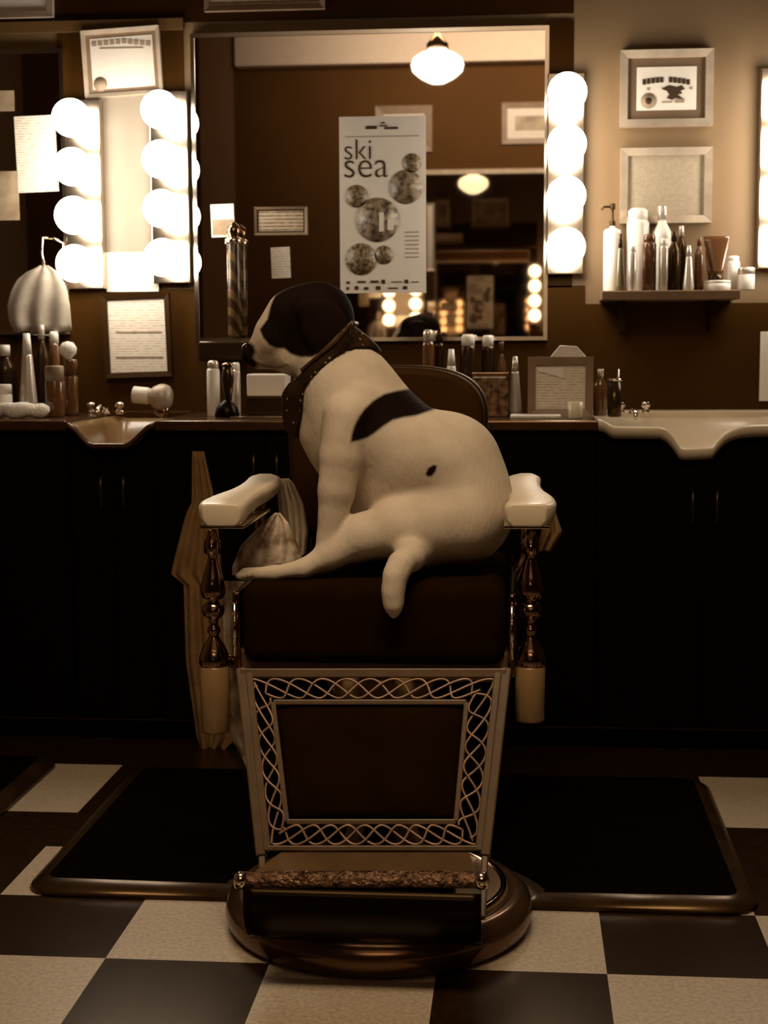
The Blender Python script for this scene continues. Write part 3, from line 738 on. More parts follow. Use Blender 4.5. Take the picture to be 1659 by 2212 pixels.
for i in range(n_): bm.faces.new((A[i], B[i], B[(i+1) % n_], A[(i+1) % n_]))
o = bm_obj('paper_napkin', bm, 'towelw', None, False, 0.002); tag(o, 'folded white paper napkin sticking up over the taupe framed card', 'napkin')
pe = P(1228, 780, Yn)
o2 = box('napkin_holder', pe.x-0.05, pe.x+0.05, Yf+0.051, Yf+0.11, ZT, pe.z+0.004, 'frame_d', None, 0.004); tag(o2, 'dark napkin holder behind the taupe framed card', 'holder')
# small cup, tray with papers, spray bottle, tumbler with scissors
Yk = 4.24; c = P(1243, 868, Yk); r = 17*S(Yk); h = c.z-ZT
o = lathe('small_cup', [(r*.8, 0), (r*.85, h*.05), (r, h), (r*.93, h), (r*.8, h*.1), (0, h*.08)], (c.x, Yk, ZT), 'porc', None, 28); tag(o, 'small pale cup in front of the taupe framed card', 'cup')
a, b = P(1102, 897, 4.26), P(1212, 897, 4.26)
o = box('paper_pad', a.x, b.x, 4.24, 4.34, ZT, ZT+0.009, 'towelw', None, 0.003); tag(o, 'folded white cloth lying left of the small cup', 'cloth')
o = ct(1283, 1312, 797, 'brown', 'brown bottle with a pale top right of the framed card', 'bottle', 'silver', 4.40)
Yt = 4.34; c = P(1328, 818, Yt); r = 15*S(Yt); h = c.z-ZT
t = thing('glass_tumbler', 'dark glass tumbler with a chrome rim left of the right sink', 'tumbler')
lathe('body', [(r*.85, 0), (r, h*.04), (r, h*.94), (r*.92, h*.94), (r*.8, h*.1), (0, h*.08)], (c.x, Yt, ZT), 'dark', t, 28)
lathe('rim', [(r*1.05, h*.94), (r*1.05, h), (r*.9, h), (r*.9, h*.94)], (c.x, Yt, ZT), 'chrome', t, 28)
o = tube('comb', [(c.x+r*.3, Yt, ZT+h*.12), (c.x+r*.5, Yt, ZT+h*1.25)], 0.003, 'chrome'); tag(o, 'thin chrome comb handle standing in the dark glass tumbler', 'comb')
# hanging sheet at far right
card('notice', 1641, 716, 1720, 866, 'paper', 'pale sheet hanging at the right edge above the sink', Y=YWALL-0.01, th=0.003)
# cape hanging by the leftmost mirror
def cape():
    Y = 4.56
    out = [(92, 574), (60, 586), (36, 600), (20, 625), (14, 660), (20, 690), (60, 700), (105, 705), (146, 716), (152, 660), (145, 620), (128, 590), (104, 576)]
    top = P(96, 576, Y)
    t = thing('barber_cape', 'pale cape hanging from a hook over the leftmost mirror', 'cape')
    bm = bmesh.new(); N = 40; K = 10; rows = []
    q = [P(u, v, Y) for u, v in out]; cx, cz = P(85, 640, Y).x, P(85, 640, Y).z
    def edge(v):   # left/right outline at pixel row v
        l = np.interp(v, [574, 586, 600, 625, 660, 690, 716], [86, 60, 40, 24, 15, 18, 30]); r_ = np.interp(v, [574, 590, 620, 660, 716], [104, 126, 143, 150, 154]); return l, r_
    for k in range(K+1):
        v = 574+142*k/K; l, r_ = edge(v)
        rows.append([bm.verts.new(Vector((P(l+(r_-l)*i/N, v, Y).x, Y+0.006*math.sin(i*0.45+k*.25)*(k/K+.15), P(l, v, Y).z-0.003*math.sin(i*.45)*(k/K)))) for i in range(N+1)])
    for A, B in zip(rows, rows[1:]):
        for i in range(N): bm.faces.new((A[i], A[i+1], B[i+1], B[i]))
    o = bm_obj('cloth_body', bm, mat('cape_cloth', (0.46, 0.39, 0.31), 0.7, noise=0.2, nscale=20), t, True)
    s = o.modifiers.new('solid', 'SOLIDIFY'); s.thickness = 0.004
    tube('hook', [(top.x, YW, top.z+0.09), (top.x, Y-0.01, top.z+0.085), (top.x-0.003, Y-0.014, top.z+0.04), (top.x, Y, top.z-0.005)], 0.004, 'chrome', t)
cape()

# ================================================================== FLOOR MATS
def floor_mat(x0, x1, y0, y1, label, notch=None):
    out = []
    rc = 0.07
    def corner(cx, cy, a0):
        return [(cx+rc*math.cos(a0+math.pi/2*k/5), cy+rc*math.sin(a0+math.pi/2*k/5)) for k in range(6)]
    out += corner(x1-rc, y1-rc, 0)+corner(x0+rc, y1-rc, math.pi/2)+corner(x0+rc, y0+rc, math.pi)
    if notch:
        nx, ny, nr = notch; h = math.sqrt(nr*nr-(y0-ny)**2); a0 = math.atan2(y0-ny, -h); a1 = math.atan2(y0-ny, h)
        if a0 < 0: a0 += 2*math.pi
        a_s = a0; a_e = a1 if a1 < a0 else a1-2*math.pi
        out += [(nx+nr*math.cos(a_s+(a_e-a_s)*k/24), ny+nr*math.sin(a_s+(a_e-a_s)*k/24)) for k in range(25)]
    out += corner(x1-rc, y0+rc, -math.pi/2)
    n = len(out); loops = []
    for ins, zz in ((0.0, 0.001), (0.004, 0.010), (0.020, 0.020), (0.042, 0.026)):
        L_ = []
        for i in range(n):
            a, b, c = Vector(out[i-1]), Vector(out[i]), Vector(out[(i+1) % n])
            e1, e2 = (b-a), (c-b)
            e1 = e1.normalized() if e1.length > 1e-9 else e2.normalized(); e2 = e2.normalized() if e2.length > 1e-9 else e1
            t_ = (e1+e2); t_ = t_.normalized() if t_.length > 1e-6 else e1
            nn = Vector((-t_.y, t_.x)); L_.append((b.x+nn.x*ins, b.y+nn.y*ins, zz))
        loops.append(L_)
    bm = bmesh.new(); V = [[bm.verts.new(p_) for p_ in L_] for L_ in loops]
    for A, B in zip(V, V[1:]):
        for i in range(n):
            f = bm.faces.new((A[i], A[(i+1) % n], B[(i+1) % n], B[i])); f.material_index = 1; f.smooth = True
    bm.faces.new(V[-1]); bm.faces.new(V[0][::-1])
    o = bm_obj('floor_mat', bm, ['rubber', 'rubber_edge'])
    tag(o, label, 'mat', 'black rubber mats under the chairs')
    return o
CX, CYB = -0.272, 2.868     # chair base centre
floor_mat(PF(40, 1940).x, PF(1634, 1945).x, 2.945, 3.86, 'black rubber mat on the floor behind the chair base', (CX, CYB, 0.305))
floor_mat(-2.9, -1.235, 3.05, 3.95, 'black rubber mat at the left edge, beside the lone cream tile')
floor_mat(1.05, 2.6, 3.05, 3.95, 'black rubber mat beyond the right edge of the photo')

# ================================================================== BARBER CHAIR
chair = thing('barber_chair', 'antique barber chair with porcelain armrests, dark leather seat and round base, carrying the dog', 'chair')
ch = chair
# base
lathe('base', [(0.280, 0.0), (0.293, 0.012), (0.299, 0.034), (0.294, 0.056), (0.276, 0.072), (0.262, 0.075), (0.25, 0.070), (0, 0.070)], (CX, CYB, 0), mat('base_rim', (0.16, 0.085, 0.04), 0.2, 0.7, noise=0.3, nscale=6), ch, 72)
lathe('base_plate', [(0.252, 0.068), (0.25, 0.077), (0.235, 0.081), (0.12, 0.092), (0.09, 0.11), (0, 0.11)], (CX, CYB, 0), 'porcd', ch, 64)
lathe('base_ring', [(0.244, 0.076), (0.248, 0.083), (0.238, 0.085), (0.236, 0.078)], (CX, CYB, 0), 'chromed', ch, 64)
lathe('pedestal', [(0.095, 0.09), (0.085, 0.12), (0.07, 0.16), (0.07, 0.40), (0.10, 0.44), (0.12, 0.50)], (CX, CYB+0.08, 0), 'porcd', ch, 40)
# seat
ys0 = 2.84
sL, sR = P(522, 1340, ys0).x, P(1092, 1340, ys0).x
zst = 0.672; zsb_ = P(800, 1441, ys0).z
box('seat_cushion', sL, sR, ys0-0.012, 3.33, zsb_+0.004, zst, 'leather', ch, 0.03, True, 5)
box('seat_frame', sL-0.006, sR+0.006, ys0+0.012, 3.36, zsb_-0.03, zsb_+0.03, 'enamel', ch, 0.006)
for s, x in ((-1, sL-0.012), (1, sR+0.012)):
    box('seat_side_plate', x-0.008, x+0.008, ys0+0.01, 3.36, zsb_-0.02, zst-0.02, 'chromed', ch, 0.006)
    # bright vertical rod beside the seat
    tube('side_rod', [(x, ys0-0.008, zsb_+0.02), (x, ys0-0.008, zst-0.04)], 0.0045, 'chrome', ch)
# back rest
YR = 3.36
pts = []
xl, xr = P(622, 960, YR).x, P(1047, 960, YR).x; zt = P(900, 793, YR).z; zc = 0.70; cxr = (xl+xr)/2; hw = (xr-xl)/2
zsh = P(1040, 905, YR).z
for k in range(25):
    a = math.pi*k/24; ex = 0.62
    cxx = math.copysign(abs(math.cos(a))**ex, math.cos(a)); sn = math.sin(a)**0.80
    pts.append((cxr+hw*cxx, zsh+(zt-zsh)*sn))
pts += [(cxr-hw*0.97, zc), (cxr+hw*0.97, zc)]
prism('backrest', pts, YR, YR+0.07, 'leatherb', ch, 0.018, True, 4)
prism('backrest_shell', [((x-cxr)*1.03+cxr, (z-0.9)*1.025+0.9) for x, z in pts], YR+0.035, YR+0.085, 'frame_d', ch, 0.01, True, 3)
for x in (xl+0.03, xr-0.03): tube('back_support', [(x, YR+0.06, 0.80), (x, YR+0.06, 0.62), (x, 3.3, 0.56)], 0.014, 'chromed', ch)
# armrests
def armrest(uc, s):
    xf = P(uc, 1115, 2.80).x; ztop = P(uc, 1089, 2.79).z; th = 50*S(2.8)
    # plan outline: wide front, waisted middle, rounded rear
    L = 0.50; y0 = 2.79
    def wid(f): return np.interp(f, [0, .04, .12, .3, .5, .75, .92, 1], [.036, .045, .048, .045, .038, .040, .038, .02])
    NS = 28; bm = bmesh.new(); R = []
    for i in range(NS+1):
        f = i/NS; y = y0+L*f; w = wid(f); zz = ztop+0.022*max(0, f-.25)**1.3
        e = 0.010; hgt = th*(1-.35*f); ring = []
        sec = [(-w+e, 0), (w-e, 0), (w-e*.3, -e*.3), (w, -e), (w-.002, -hgt+e), (w-e, -hgt), (-w+e, -hgt), (-w+.002, -hgt+e), (-w, -e), (-w+e*.3, -e*.3)]
        curve = 0.010*math.sin(f*math.pi*2)*s
        for a, b in sec: ring.append(bm.verts.new((xf+a+curve, y, zz+b)))
        R.append(ring)
    for A, B in zip(R, R[1:]):
        for k in range(10): bm.faces.new((A[k], A[(k+1) % 10], B[(k+1) % 10], B[k]))
    bm.faces.new(R[0][::-1]); bm.faces.new(R[-1])
    o = bm_obj('armrest', bm, 'porc', ch, True, 0.006, 3)
    box('armrest_trim', xf-0.042, xf+0.042, y0+0.006, y0+0.30, ztop-th-0.004, ztop-th+0.002, 'chrome', o, 0.001)
    tube('arm_support', [(xf, y0+0.42, ztop-th+0.02), (xf, y0+0.44, 0.70), (xf-s*0.05, y0+0.44, 0.56)], 0.013, 'chromed', ch)
    return xf
xal = armrest(480, -1); xar = armrest(1138, 1)
# turned posts under the front of each arm
def post(u, xcol, vend):
    Y = 2.86; k = S(Y); x = P(u, 1300, Y).x
    Z = lambda v: P(u, v, Y).z
    bm = bmesh.new()
    a = 17*k
    prof = [(10*k, Z(1145)), (12*k, Z(1160)), (16*k, Z(1166)), (17*k, Z(1180)), (16*k, Z(1194)), (10*k, Z(1200)), (12*k, Z(1212)), (22*k, Z(1245)), (29*k, Z(1275)), (24*k, Z(1290)), (10*k, Z(1297)),
            (15*k, Z(1301)), (23*k, Z(1308)), (25*k, Z(1318)), (22*k, Z(1329)), (11*k, Z(1337)), (9*k, Z(1350)), (14*k, Z(1356)), (15*k, Z(1364)), (10*k, Z(1370)), (13*k, Z(1378)), (25*k, Z(1396)), (33*k, Z(1416)), (34*k, Z(1432)), (31*k, Z(1438))]
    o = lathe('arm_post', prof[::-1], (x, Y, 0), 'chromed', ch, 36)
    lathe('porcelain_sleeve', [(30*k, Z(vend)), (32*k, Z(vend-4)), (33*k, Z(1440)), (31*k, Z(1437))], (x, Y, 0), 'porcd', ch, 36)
    lathe('arm_post_cap', [(20*k, Z(1163)), (20*k, Z(1148)), (18*k, Z(1144))][::-1] if False else [(18*k, Z(1196)), (19*k, Z(1190)), (19*k, Z(1170)), (16*k, Z(1164))], (x, Y, 0), 'chrome', ch, 4)
    s = 1 if u > 800 else -1
    tube('post_bracket', [(x, Y, Z(1430)), (x-s*0.05, Y+0.06, Z(1440)), (x-s*0.09, Y+0.1, Z(1440))], 0.012, 'chromed', ch)
post(461, None, 1580); post(1146, None, 1556)

# leg panel (trapezoid of wire lattice round a leather pad)
def PPn(u, v, dy=0.0):
    Y = 2.825 + (2.665-2.825)*(v-1443)/(1835-1443); return P(u, v, Y+dy)
def bar_bm(bm, a, b, w, d):
    """flat bar between two panel points"""
    a, b = Vector(a), Vector(b); t = (b-a).normalized(); nrm = Vector((0, -1, 0.3)).normalized(); s = t.cross(nrm).normalized()*w/2; n2 = s.cross(t).normalized()*d/2
    va = [bm.verts.new(a+x) for x in (s+n2, s-n2, -s-n2, -s+n2)]; vb = [bm.verts.new(b+x) for x in (s+n2, s-n2, -s-n2, -s+n2)]
    bm.faces.new(va[::-1]); bm.faces.new(vb)
    for i in range(4): bm.faces.new((va[i], va[(i+1) % 4], vb[(i+1) % 4], vb[i]))
outer = [(530, 1454), (1082, 1454), (1032, 1832), (580, 1832)]
inner = [(590, 1517), (1008, 1517), (985, 1775), (620, 1775)]
bm = bmesh.new()
bar_bm(bm, PPn(520, 1454), PPn(1094, 1454), 20*S(2.8), 0.012)
bar_bm(bm, PPn(1076, 1450), PPn(1034, 1838), 16*S(2.75), 0.012)
bar_bm(bm, PPn(538, 1450), PPn(578, 1838), 16*S(2.75), 0.012)
bar_bm(bm, PPn(578, 1832), PPn(1034, 1832), 12*S(2.7), 0.012)
bm_obj('leg_panel_frame', bm, 'enamel', ch, False, 0.002)
for sx, (ua, ub) in ((1, (1094, 1048)), (-1, (522, 566))):
    bm = bmesh.new(); 
    bar_bm(bm, PPn(ua, 1446, .01), PPn(ub, 1850, .01), 22*S(2.75), 0.03); 
    bar_bm(bm, PPn(ub, 1840, .01), P(ub-sx*6, 1985, 2.60), 16*S(2.6), 0.02)
    bm_obj('side_bar', bm, 'enamel', ch, False, 0.003)
bm = bmesh.new()
for i in range(4): bar_bm(bm, PPn(*inner[i]), PPn(*inner[(i+1) % 4]), 12*S(2.75), 0.010)
bm_obj('pad_frame', bm, 'enamel', ch, False, 0.002)
bm = bmesh.new(); NU, NV = 20, 16; G = []
for j in range(NV+1):
    row = []
    for i in range(NU+1):
        fu, fv = i/NU, j/NV
        tl, tr, br, bl = inner
        u = (tl[0]*(1-fu)+tr[0]*fu)*(1-fv)+(bl[0]*(1-fu)+br[0]*fu)*fv; v = tl[1]*(1-fv)+bl[1]*fv
        bulge = 0.02*(1-(2*fu-1)**6)*(1-(2*fv-1)**6)
        row.append(bm.verts.new(PPn(u, v)+Vector((0, 0.010-bulge, 0))))
    G.append(row)
for j in range(NV):
    for i in range(NU): bm.faces.new((G[j][i], G[j][i+1], G[j+1][i+1], G[j+1][i]))
o = bm_obj('leg_pad', bm, 'leather', ch, True); s = o.modifiers.new('s', 'SOLIDIFY'); s.thickness = 0.012; s.offset = 1
# lattice wires
outer_l = [(540, 1465), (1070, 1465), (1029, 1826), (586, 1826)]; inner_l = [(586, 1510), (1012, 1510), (989, 1781), (616, 1781)]
bm = bmesh.new()
for side, nper in ((0, 3.4), (1, 2.2), (2, 3.4), (3, 2.2)):
    o0, o1 = outer_l[side], outer_l[(side+1) % 4]; i0, i1 = inner_l[side], inner_l[(side+1) % 4]
    ns = int(nper*48)
    for ph in range(3):
        for sg in (1,):
            pts = []
            for q in range(ns+1):
                f = q/ns; w = (f*nper+ph/3) % 1.0; tt_ = 0.5-0.5*math.cos(2*math.pi*w); tt_ = 0.04+0.92*tt_
                ou = (o0[0]*(1-f)+o1[0]*f, o0[1]*(1-f)+o1[1]*f); iu = (i0[0]*(1-f)+i1[0]*f, i0[1]*(1-f)+i1[1]*f)
                pts.append(PPn(ou[0]*(1-tt_)+iu[0]*tt_, ou[1]*(1-tt_)+iu[1]*tt_, -0.002+0.002*math.sin(2*math.pi*w+ph)))
            tube_bm(bm, pts, 0.0024, 6)
bm_obj('wire_lattice', bm, mat('lattice_wire', (0.34, 0.21, 0.14), 0.35, 0.3, noise=0.25, nscale=40), ch, True)

# foot rest
fY = 2.52; fl, fr = P(533, 1900, fY), P(1030, 1900, fY)
bm = bmesh.new()
tl, tr = P(610, 1838, 2.67), P(1012, 1838, 2.67); fl2, fr2 = P(545, 1884, fY+0.015), P(1030, 1884, fY+0.015)
vs = [bm.verts.new(p_) for p_ in (fl2, fr2, tr, tl)]; vb = [bm.verts.new(p_+Vector((0, 0.004, -0.014))) for p_ in (fl2, fr2, tr, tl)]
bm.faces.new(vs); bm.faces.new(vb[::-1])
for i in range(4): bm.faces.new((vs[i], vs[(i+1) % 4], vb[(i+1) % 4], vb[i]))
bm_obj('footrest_tread', bm, 'tread', ch, False, 0.002)
bm = bmesh.new()
NU, NV = 60, 8; G = []
prof = [(0.012, 0.010), (0.004, 0.014), (-0.006, 0.010), (-0.010, 0.0), (-0.009, -0.010), (-0.004, -0.014)]
for dy, dz in prof:
    G.append([bm.verts.new(Vector((fl.x-0.004+(fr.x-fl.x+0.008)*i/NU, fY+dy, (fl.z*(1-i/NU)+fr.z*i/NU)+dz))) for i in range(NU+1)])
for A, B in zip(G, G[1:]):
    for i in range(NU): bm.faces.new((A[i], A[i+1], B[i+1], B[i]))
o = bm_obj('ornate_footrest_edge', bm, 'cast', ch, True); s = o.modifiers.new('s', 'SOLIDIFY'); s.thickness = 0.004
# curved black front below the edge
bm = bmesh.new(); G = []
zt0 = fl.z-0.012
for k in range(9):
    f = k/8; row = []
    for i in range(25):
        g = i/24; x = fl.x-0.004+(fr.x-fl.x+0.012)*g; x = x+(cxr*0-0)*f
        x = x*(1-0.0*f); zz = zt0-0.105*f; yy = fY-0.006+0.05*f*f-0.012*math.sin(math.pi*f)
        row.append(bm.verts.new((x, yy, zz)))
    G.append(row)
for A, B in zip(G, G[1:]):
    for i in range(24): bm.faces.new((A[i], A[i+1], B[i+1], B[i]))
o = bm_obj('footrest_front', bm, 'blackgloss', ch, True); s = o.modifiers.new('s', 'SOLIDIFY'); s.thickness = 0.006
for p_ in (fl, fr):
    lathe('footrest_knob', [(0.0, -0.016), (0.010, -0.013), (0.014, 0), (0.010, 0.013), (0, 0.016)], (p_.x+(-0.010 if p_ is fl else 0.008), fY-0.004, p_.z), 'chrome', ch, 20)
# base bracket from foot rest to pedestal
box('footrest_bracket', CX-0.16, CX+0.16, 2.60, 2.66, 0.13, 0.20, 'blackgloss', ch, 0.01)
box('footrest_strut', CX-0.03, CX+0.03, 2.64, 2.92, 0.15, 0.19, 'blackgloss', ch, 0.005)

# ================================================================== CLOTHS ON AND BY THE CHAIR
def drape(name, left, right, v0, v1, Yf_, m, label, cat='towel', folds=6, amp=0.010, N=30, K=30, th=0.003, group=None):
    """hanging cloth: left/right edges given as (v, u) tables, depth as function of (f, g)"""
    bm = bmesh.new(); rows = []
    for k in range(K+1):
        g = k/K; v = v0+(v1-v0)*g
        l = np.interp(v, [a for a, _ in left], [b for _, b in left]); r_ = np.interp(v, [a for a, _ in right], [b for _, b in right])
        row = []
        for i in range(N+1):
            f = i/N; Y = Yf_(f, g)
            p_ = P(l+(r_-l)*f, v, Y)
            row.append(bm.verts.new((p_.x, Y+amp*math.sin(folds*math.pi*2*f+1.5*g)*min(1, .25+g), p_.z)))
        rows.append(row)
    for A, B in zip(rows, rows[1:]):
        for i in range(N): bm.faces.new((A[i], A[i+1], B[i+1], B[i]))
    o = bm_obj(name, bm, m, None, True); s = o.modifiers.new('s', 'SOLIDIFY'); s.thickness = th; s.offset = 0
    tag(o, label, cat, group); return o
# long cloth hanging behind the left arm, reaching almost to the floor
drape('hanging_cloth', [(975, 416), (1090, 414), (1110, 402), (1240, 368), (1262, 396), (1430, 400), (1500, 410), (1600, 424), (1640, 440)],
      [(975, 440), (1090, 466), (1200, 476), (1300, 480), (1450, 500), (1560, 520), (1600, 520), (1640, 462)], 975, 1640,
      lambda f, g: 4.115, 'cloth2', 'long tan cloth hanging down the cabinet behind the left arm post', 'cloth', 3, 0.012)
# floral towel slung over the inside of the left arm
drape('floral_towel', [(1108, 596), (1125, 575), (1180, 520), (1225, 500), (1245, 500)], [(1108, 604), (1130, 622), (1200, 650), (1245, 652)], 1108, 1245,
      lambda f, g: 3.10-0.03*g, 'floral', 'floral towel hanging inside the left armrest behind the dog\'s foot', 'towel', 3, 0.010)
drape('plain_towel', [(1034, 604), (1060, 600), (1200, 612), (1235, 618)], [(1034, 622), (1045, 634), (1090, 655), (1150, 664), (1195, 660), (1235, 650)], 1034, 1235,
      lambda f, g: 3.24-0.02*g, 'cloth', 'pale towel draped over the rear end of the left armrest', 'towel', 4, 0.010)
drape('lilac_cloth', [(1255, 478), (1300, 480), (1400, 484), (1600, 500), (1690, 545)], [(1255, 528), (1300, 520), (1400, 522), (1500, 535), (1600, 560), (1690, 558)], 1255, 1690,
      lambda f, g: 2.99-0.06*g, 'floral', 'narrow patterned cloth hanging between the left arm post and the seat', 'cloth', 2, 0.008)
drape('tan_towel', [(1075, 1180), (1110, 1180), (1190, 1160)], [(1075, 1184), (1110, 1200), (1150, 1214), (1190, 1190)], 1075, 1190,
      lambda f, g: 3.20, 'cloth2', 'tan towel end hanging outside the right armrest', 'towel', 2, 0.006)

# ================================================================== THE DOG
YD = 3.02
def J(u, v, Y=YD): return np.array(P(u, v, Y))
PX = S(YD)
prims = []
def cone(a, b, ra, rb, k=0.02, sq=1.0):
    prims.append(('c', a, b, ra*PX, rb*PX, k, sq))
def ell(c, r, k=0.02, rot=0.0, yaw=0.0):
    prims.append(('e', c, np.array(r)*PX, rot, k, yaw))
# trunk
cone(J(712, 770), J(752, 850), 80, 100, .03)            # neck
cone(J(752, 850), J(790, 930), 102, 118, .03)            # withers to chest
cone(J(790, 930), J(905, 1000), 118, 110, .04)           # ribs
cone(J(905, 1010), J(965, 1010), 106, 112, .03)
cone(J(965, 1010), J(985, 1075), 112, 116, .03)          # loin to rump
cone(J(800, 1040), J(800, 1130), 62, 50, .03)
cone(J(985, 1075), J(1000, 1112), 113, 106, .03)
cone(J(700, 935), J(730, 990), 52, 48, .03)              # fore chest
cone(J(850, 1040), J(900, 1120), 100, 95, .03)           # belly
# head
ell(J(686, 688), (80, 76, 80), .02)
cone(J(628, 684), J(600, 720), 56, 50, .03)
cone(J(600, 735), J(545, 764), 44, 24, .02)              # muzzle
cone(J(612, 766), J(560, 782), 35, 17, .012)             # lower jaw and lip
cone(J(660, 740), J(640, 770), 52, 42, .02)              # throat/cheek
for s in (-1, 1):
    ell(J(700, 706, YD+s*0.070), (50, 12, 62), .006, rot=0.25)          # hanging ears
    ell(J(668, 668, YD+s*0.062), (34, 14, 24), .012)
# front legs
for s, du in ((-1, 0), (1, 14)):
    y = YD+s*0.090
    cone(J(752+du, 900, y), J(738+du, 985, y-0.012), 52, 47, .008)
    cone(J(738+du, 985, y-0.012), J(727+du, 1060, y-0.018), 46, 39, .006)
    cone(J(727+du, 1060, y-0.018), J(712+du, 1165, y-0.02), 38, 27, .008)
    cone(J(712+du, 1165, y-0.02), J(706+du, 1205, y-0.02), 24, 24, .012)
    cone(J(706+du, 1208, y-0.02), J(684+du, 1216, y-0.03), 21, 17, .010)
# shoulder blade, elbow and flank modelling
ell(J(768, 905, YD-0.092), (46, 24, 72), .012, rot=-0.25)
ell(J(752, 985, YD-0.094), (30, 20, 40), .010, rot=0.1)
ell(J(905, 985, YD-0.070), (90, 50, 70), .03)
# haunches
yn = YD-0.095
ell(J(965, 1120, YD-0.055), (120, 66, 92), .02, rot=0.35)
cone(J(990, 1125, YD-0.06), J(860, 1142, yn), 86, 62, .018)
cone(J(860, 1142, yn), J(785, 1158, yn-0.01), 60, 49, .012)
cone(J(785, 1158, yn-0.01), J(715, 1198, yn-0.025), 47, 31, .010)
cone(J(715, 1198, yn-0.025), J(655, 1228, yn-0.04), 30, 19, .010)
cone(J(655, 1228, yn-0.04), J(590, 1238, yn-0.05), 19, 15, .010)
cone(J(592, 1238, yn-0.05), J(530, 1240, yn-0.055), 15, 14, .010)
for k in range(3):
    cone(J(540, 1240, yn-0.055-0.011*k+0.011), J(516, 1244, yn-0.055-0.014*k+0.014), 8, 8.5, .003)   # toes
ell(J(965, 1120, YD+0.055), (112, 60, 90), .03, rot=0.3)
cone(J(960, 1130, YD+0.07), J(860, 1175, YD+0.10), 60, 40, .03)
cone(J(860, 1178, YD+0.10), J(760, 1206, YD+0.09), 30, 18, .02)
# tail, hanging over the seat edge
tl_ = [(915, 1190, YD-0.06, 36), (885, 1203, YD-0.16, 27), (866, 1218, YD-0.205, 22), (853, 1245, YD-0.222, 19.5), (849, 1280, YD-0.224, 18), (850, 1310, YD-0.224, 14), (851, 1328, YD-0.223, 6)]
for a, b in zip(tl_, tl_[1:]): cone(J(*a[:3]), J(*b[:3]), a[3], b[3], .022)

def sdf(X, Y, Z, pr):
    d = None
    for p_ in pr:
        if p_[0] == 'c':
            _, a, b, ra, rb, k, sq = p_
            ba = b-a; L2 = ba@ba
            t = np.clip(((X-a[0])*ba[0]+(Y-a[1])*ba[1]+(Z-a[2])*ba[2])/L2, 0, 1)
            q = np.sqrt((X-a[0]-t*ba[0])**2+(Y-a[1]-t*ba[1])**2+(Z-a[2]-t*ba[2])**2)-(ra+(rb-ra)*t)
        else:
            _, c, r, rot, k, yaw = p_
            dx, dy, dz = X-c[0], Y-c[1], Z-c[2]
            cr_, sr_ = math.cos(rot), math.sin(rot)
            ex, ez = cr_*dx+sr_*dz, -sr_*dx+cr_*dz
            k0 = np.sqrt((ex/r[0])**2+(dy/r[1])**2+(ez/r[2])**2)
            k1 = np.sqrt((ex/r[0]**2)**2+(dy/r[1]**2)**2+(ez/r[2]**2)**2)+1e-9
            q = k0*(k0-1)/k1
        if d is None: d = q
        else:
            h = np.maximum(k-np.abs(d-q), 0)/k
            d = np.minimum(d, q)-h*h*k*0.25
    return d
def surface_nets(V, org, st):
    """V: scalar grid; returns verts, quads"""
    ins = V < 0
    nx, ny, nz = V.shape
    c = np.zeros((nx-1, ny-1, nz-1), int)
    for i in (0, 1):
        for j in (0, 1):
            for k in (0, 1): c += ins[i:nx-1+i, j:ny-1+j, k:nz-1+k]
    act = (c > 0) & (c < 8); idx = -np.ones(act.shape, int); n = act.sum(); idx[act] = np.arange(n)
    I, J_, K = np.nonzero(act)
    acc = np.zeros((n, 3)); cnt = np.zeros(n)
    cor = [(i, j, k) for i in (0, 1) for j in (0, 1) for k in (0, 1)]
    for a in range(8):
        for b in range(a+1, 8):
            da = np.array(cor[b])-np.array(cor[a])
            if np.abs(da).sum() != 1: continue
            va = V[I+cor[a][0], J_+cor[a][1], K+cor[a][2]]; vb = V[I+cor[b][0], J_+cor[b][1], K+cor[b][2]]
            mm = (va < 0) != (vb < 0); t = np.where(mm, va/np.where(mm, va-vb, 1), 0)
            pt = np.array(cor[a])[None, :]+t[:, None]*da[None, :]
            acc[mm] += pt[mm]; cnt[mm] += 1
    pos = (np.stack([I, J_, K], 1)+acc/cnt[:, None])*st+org
    quads = []
    for ax in range(3):
        s0 = [slice(0, -1) if q == ax else slice(1, -1) for q in range(3)]; s1 = [slice(1, None) if q == ax else slice(1, -1) for q in range(3)]
        A, B = ins[tuple(s0)], ins[tuple(s1)]
        E_ = np.argwhere(A != B); flip = A[tuple(E_.T)]
        E_ = E_+np.array([0 if q == ax else 1 for q in range(3)])
        u = np.eye(3, dtype=int)[(ax+1) % 3]; w = np.eye(3, dtype=int)[(ax+2) % 3]
        q4 = [idx[tuple((E_-o_).T)] for o_ in (0*u, u, u+w, w)]
        Q = np.stack(q4, 1); Q[~flip] = Q[~flip][:, ::-1]; quads.append(Q)
    return pos, np.concatenate(quads)
def sdf_obj(name, fn, lo, hi, st, m, parent=None):
    xs, ys, zs_ = [np.arange(lo[i], hi[i]+st, st) for i in range(3)]
    X, Y, Z = np.meshgrid(xs, ys, zs_, indexing='ij')
    V = fn(X, Y, Z)
    pos, Q = surface_nets(V, np.array(lo), st)
    me = bpy.data.meshes.new(name); me.from_pydata(pos.tolist(), [], Q.tolist()); me.update()
    o = link(name, me, m, parent, True)
    return o
lo = np.array([J(488, 700)[0]-0.02, YD-0.30, 0.60]); hi = np.array([J(1120, 700)[0]+0.02, YD+0.22, J(680, 590)[2]])
VS = 0.0042
body_fn = lambda X, Y, Z: sdf(X, Y, Z, prims)
dog = sdf_obj('dog', body_fn, lo, hi, VS, None)
tag(dog, 'white dog with dark head and saddle patch sitting sideways on the barber chair', 'dog')
sm = dog.modifiers.new('smooth', 'SMOOTH'); sm.factor = 0.5; sm.iterations = 3

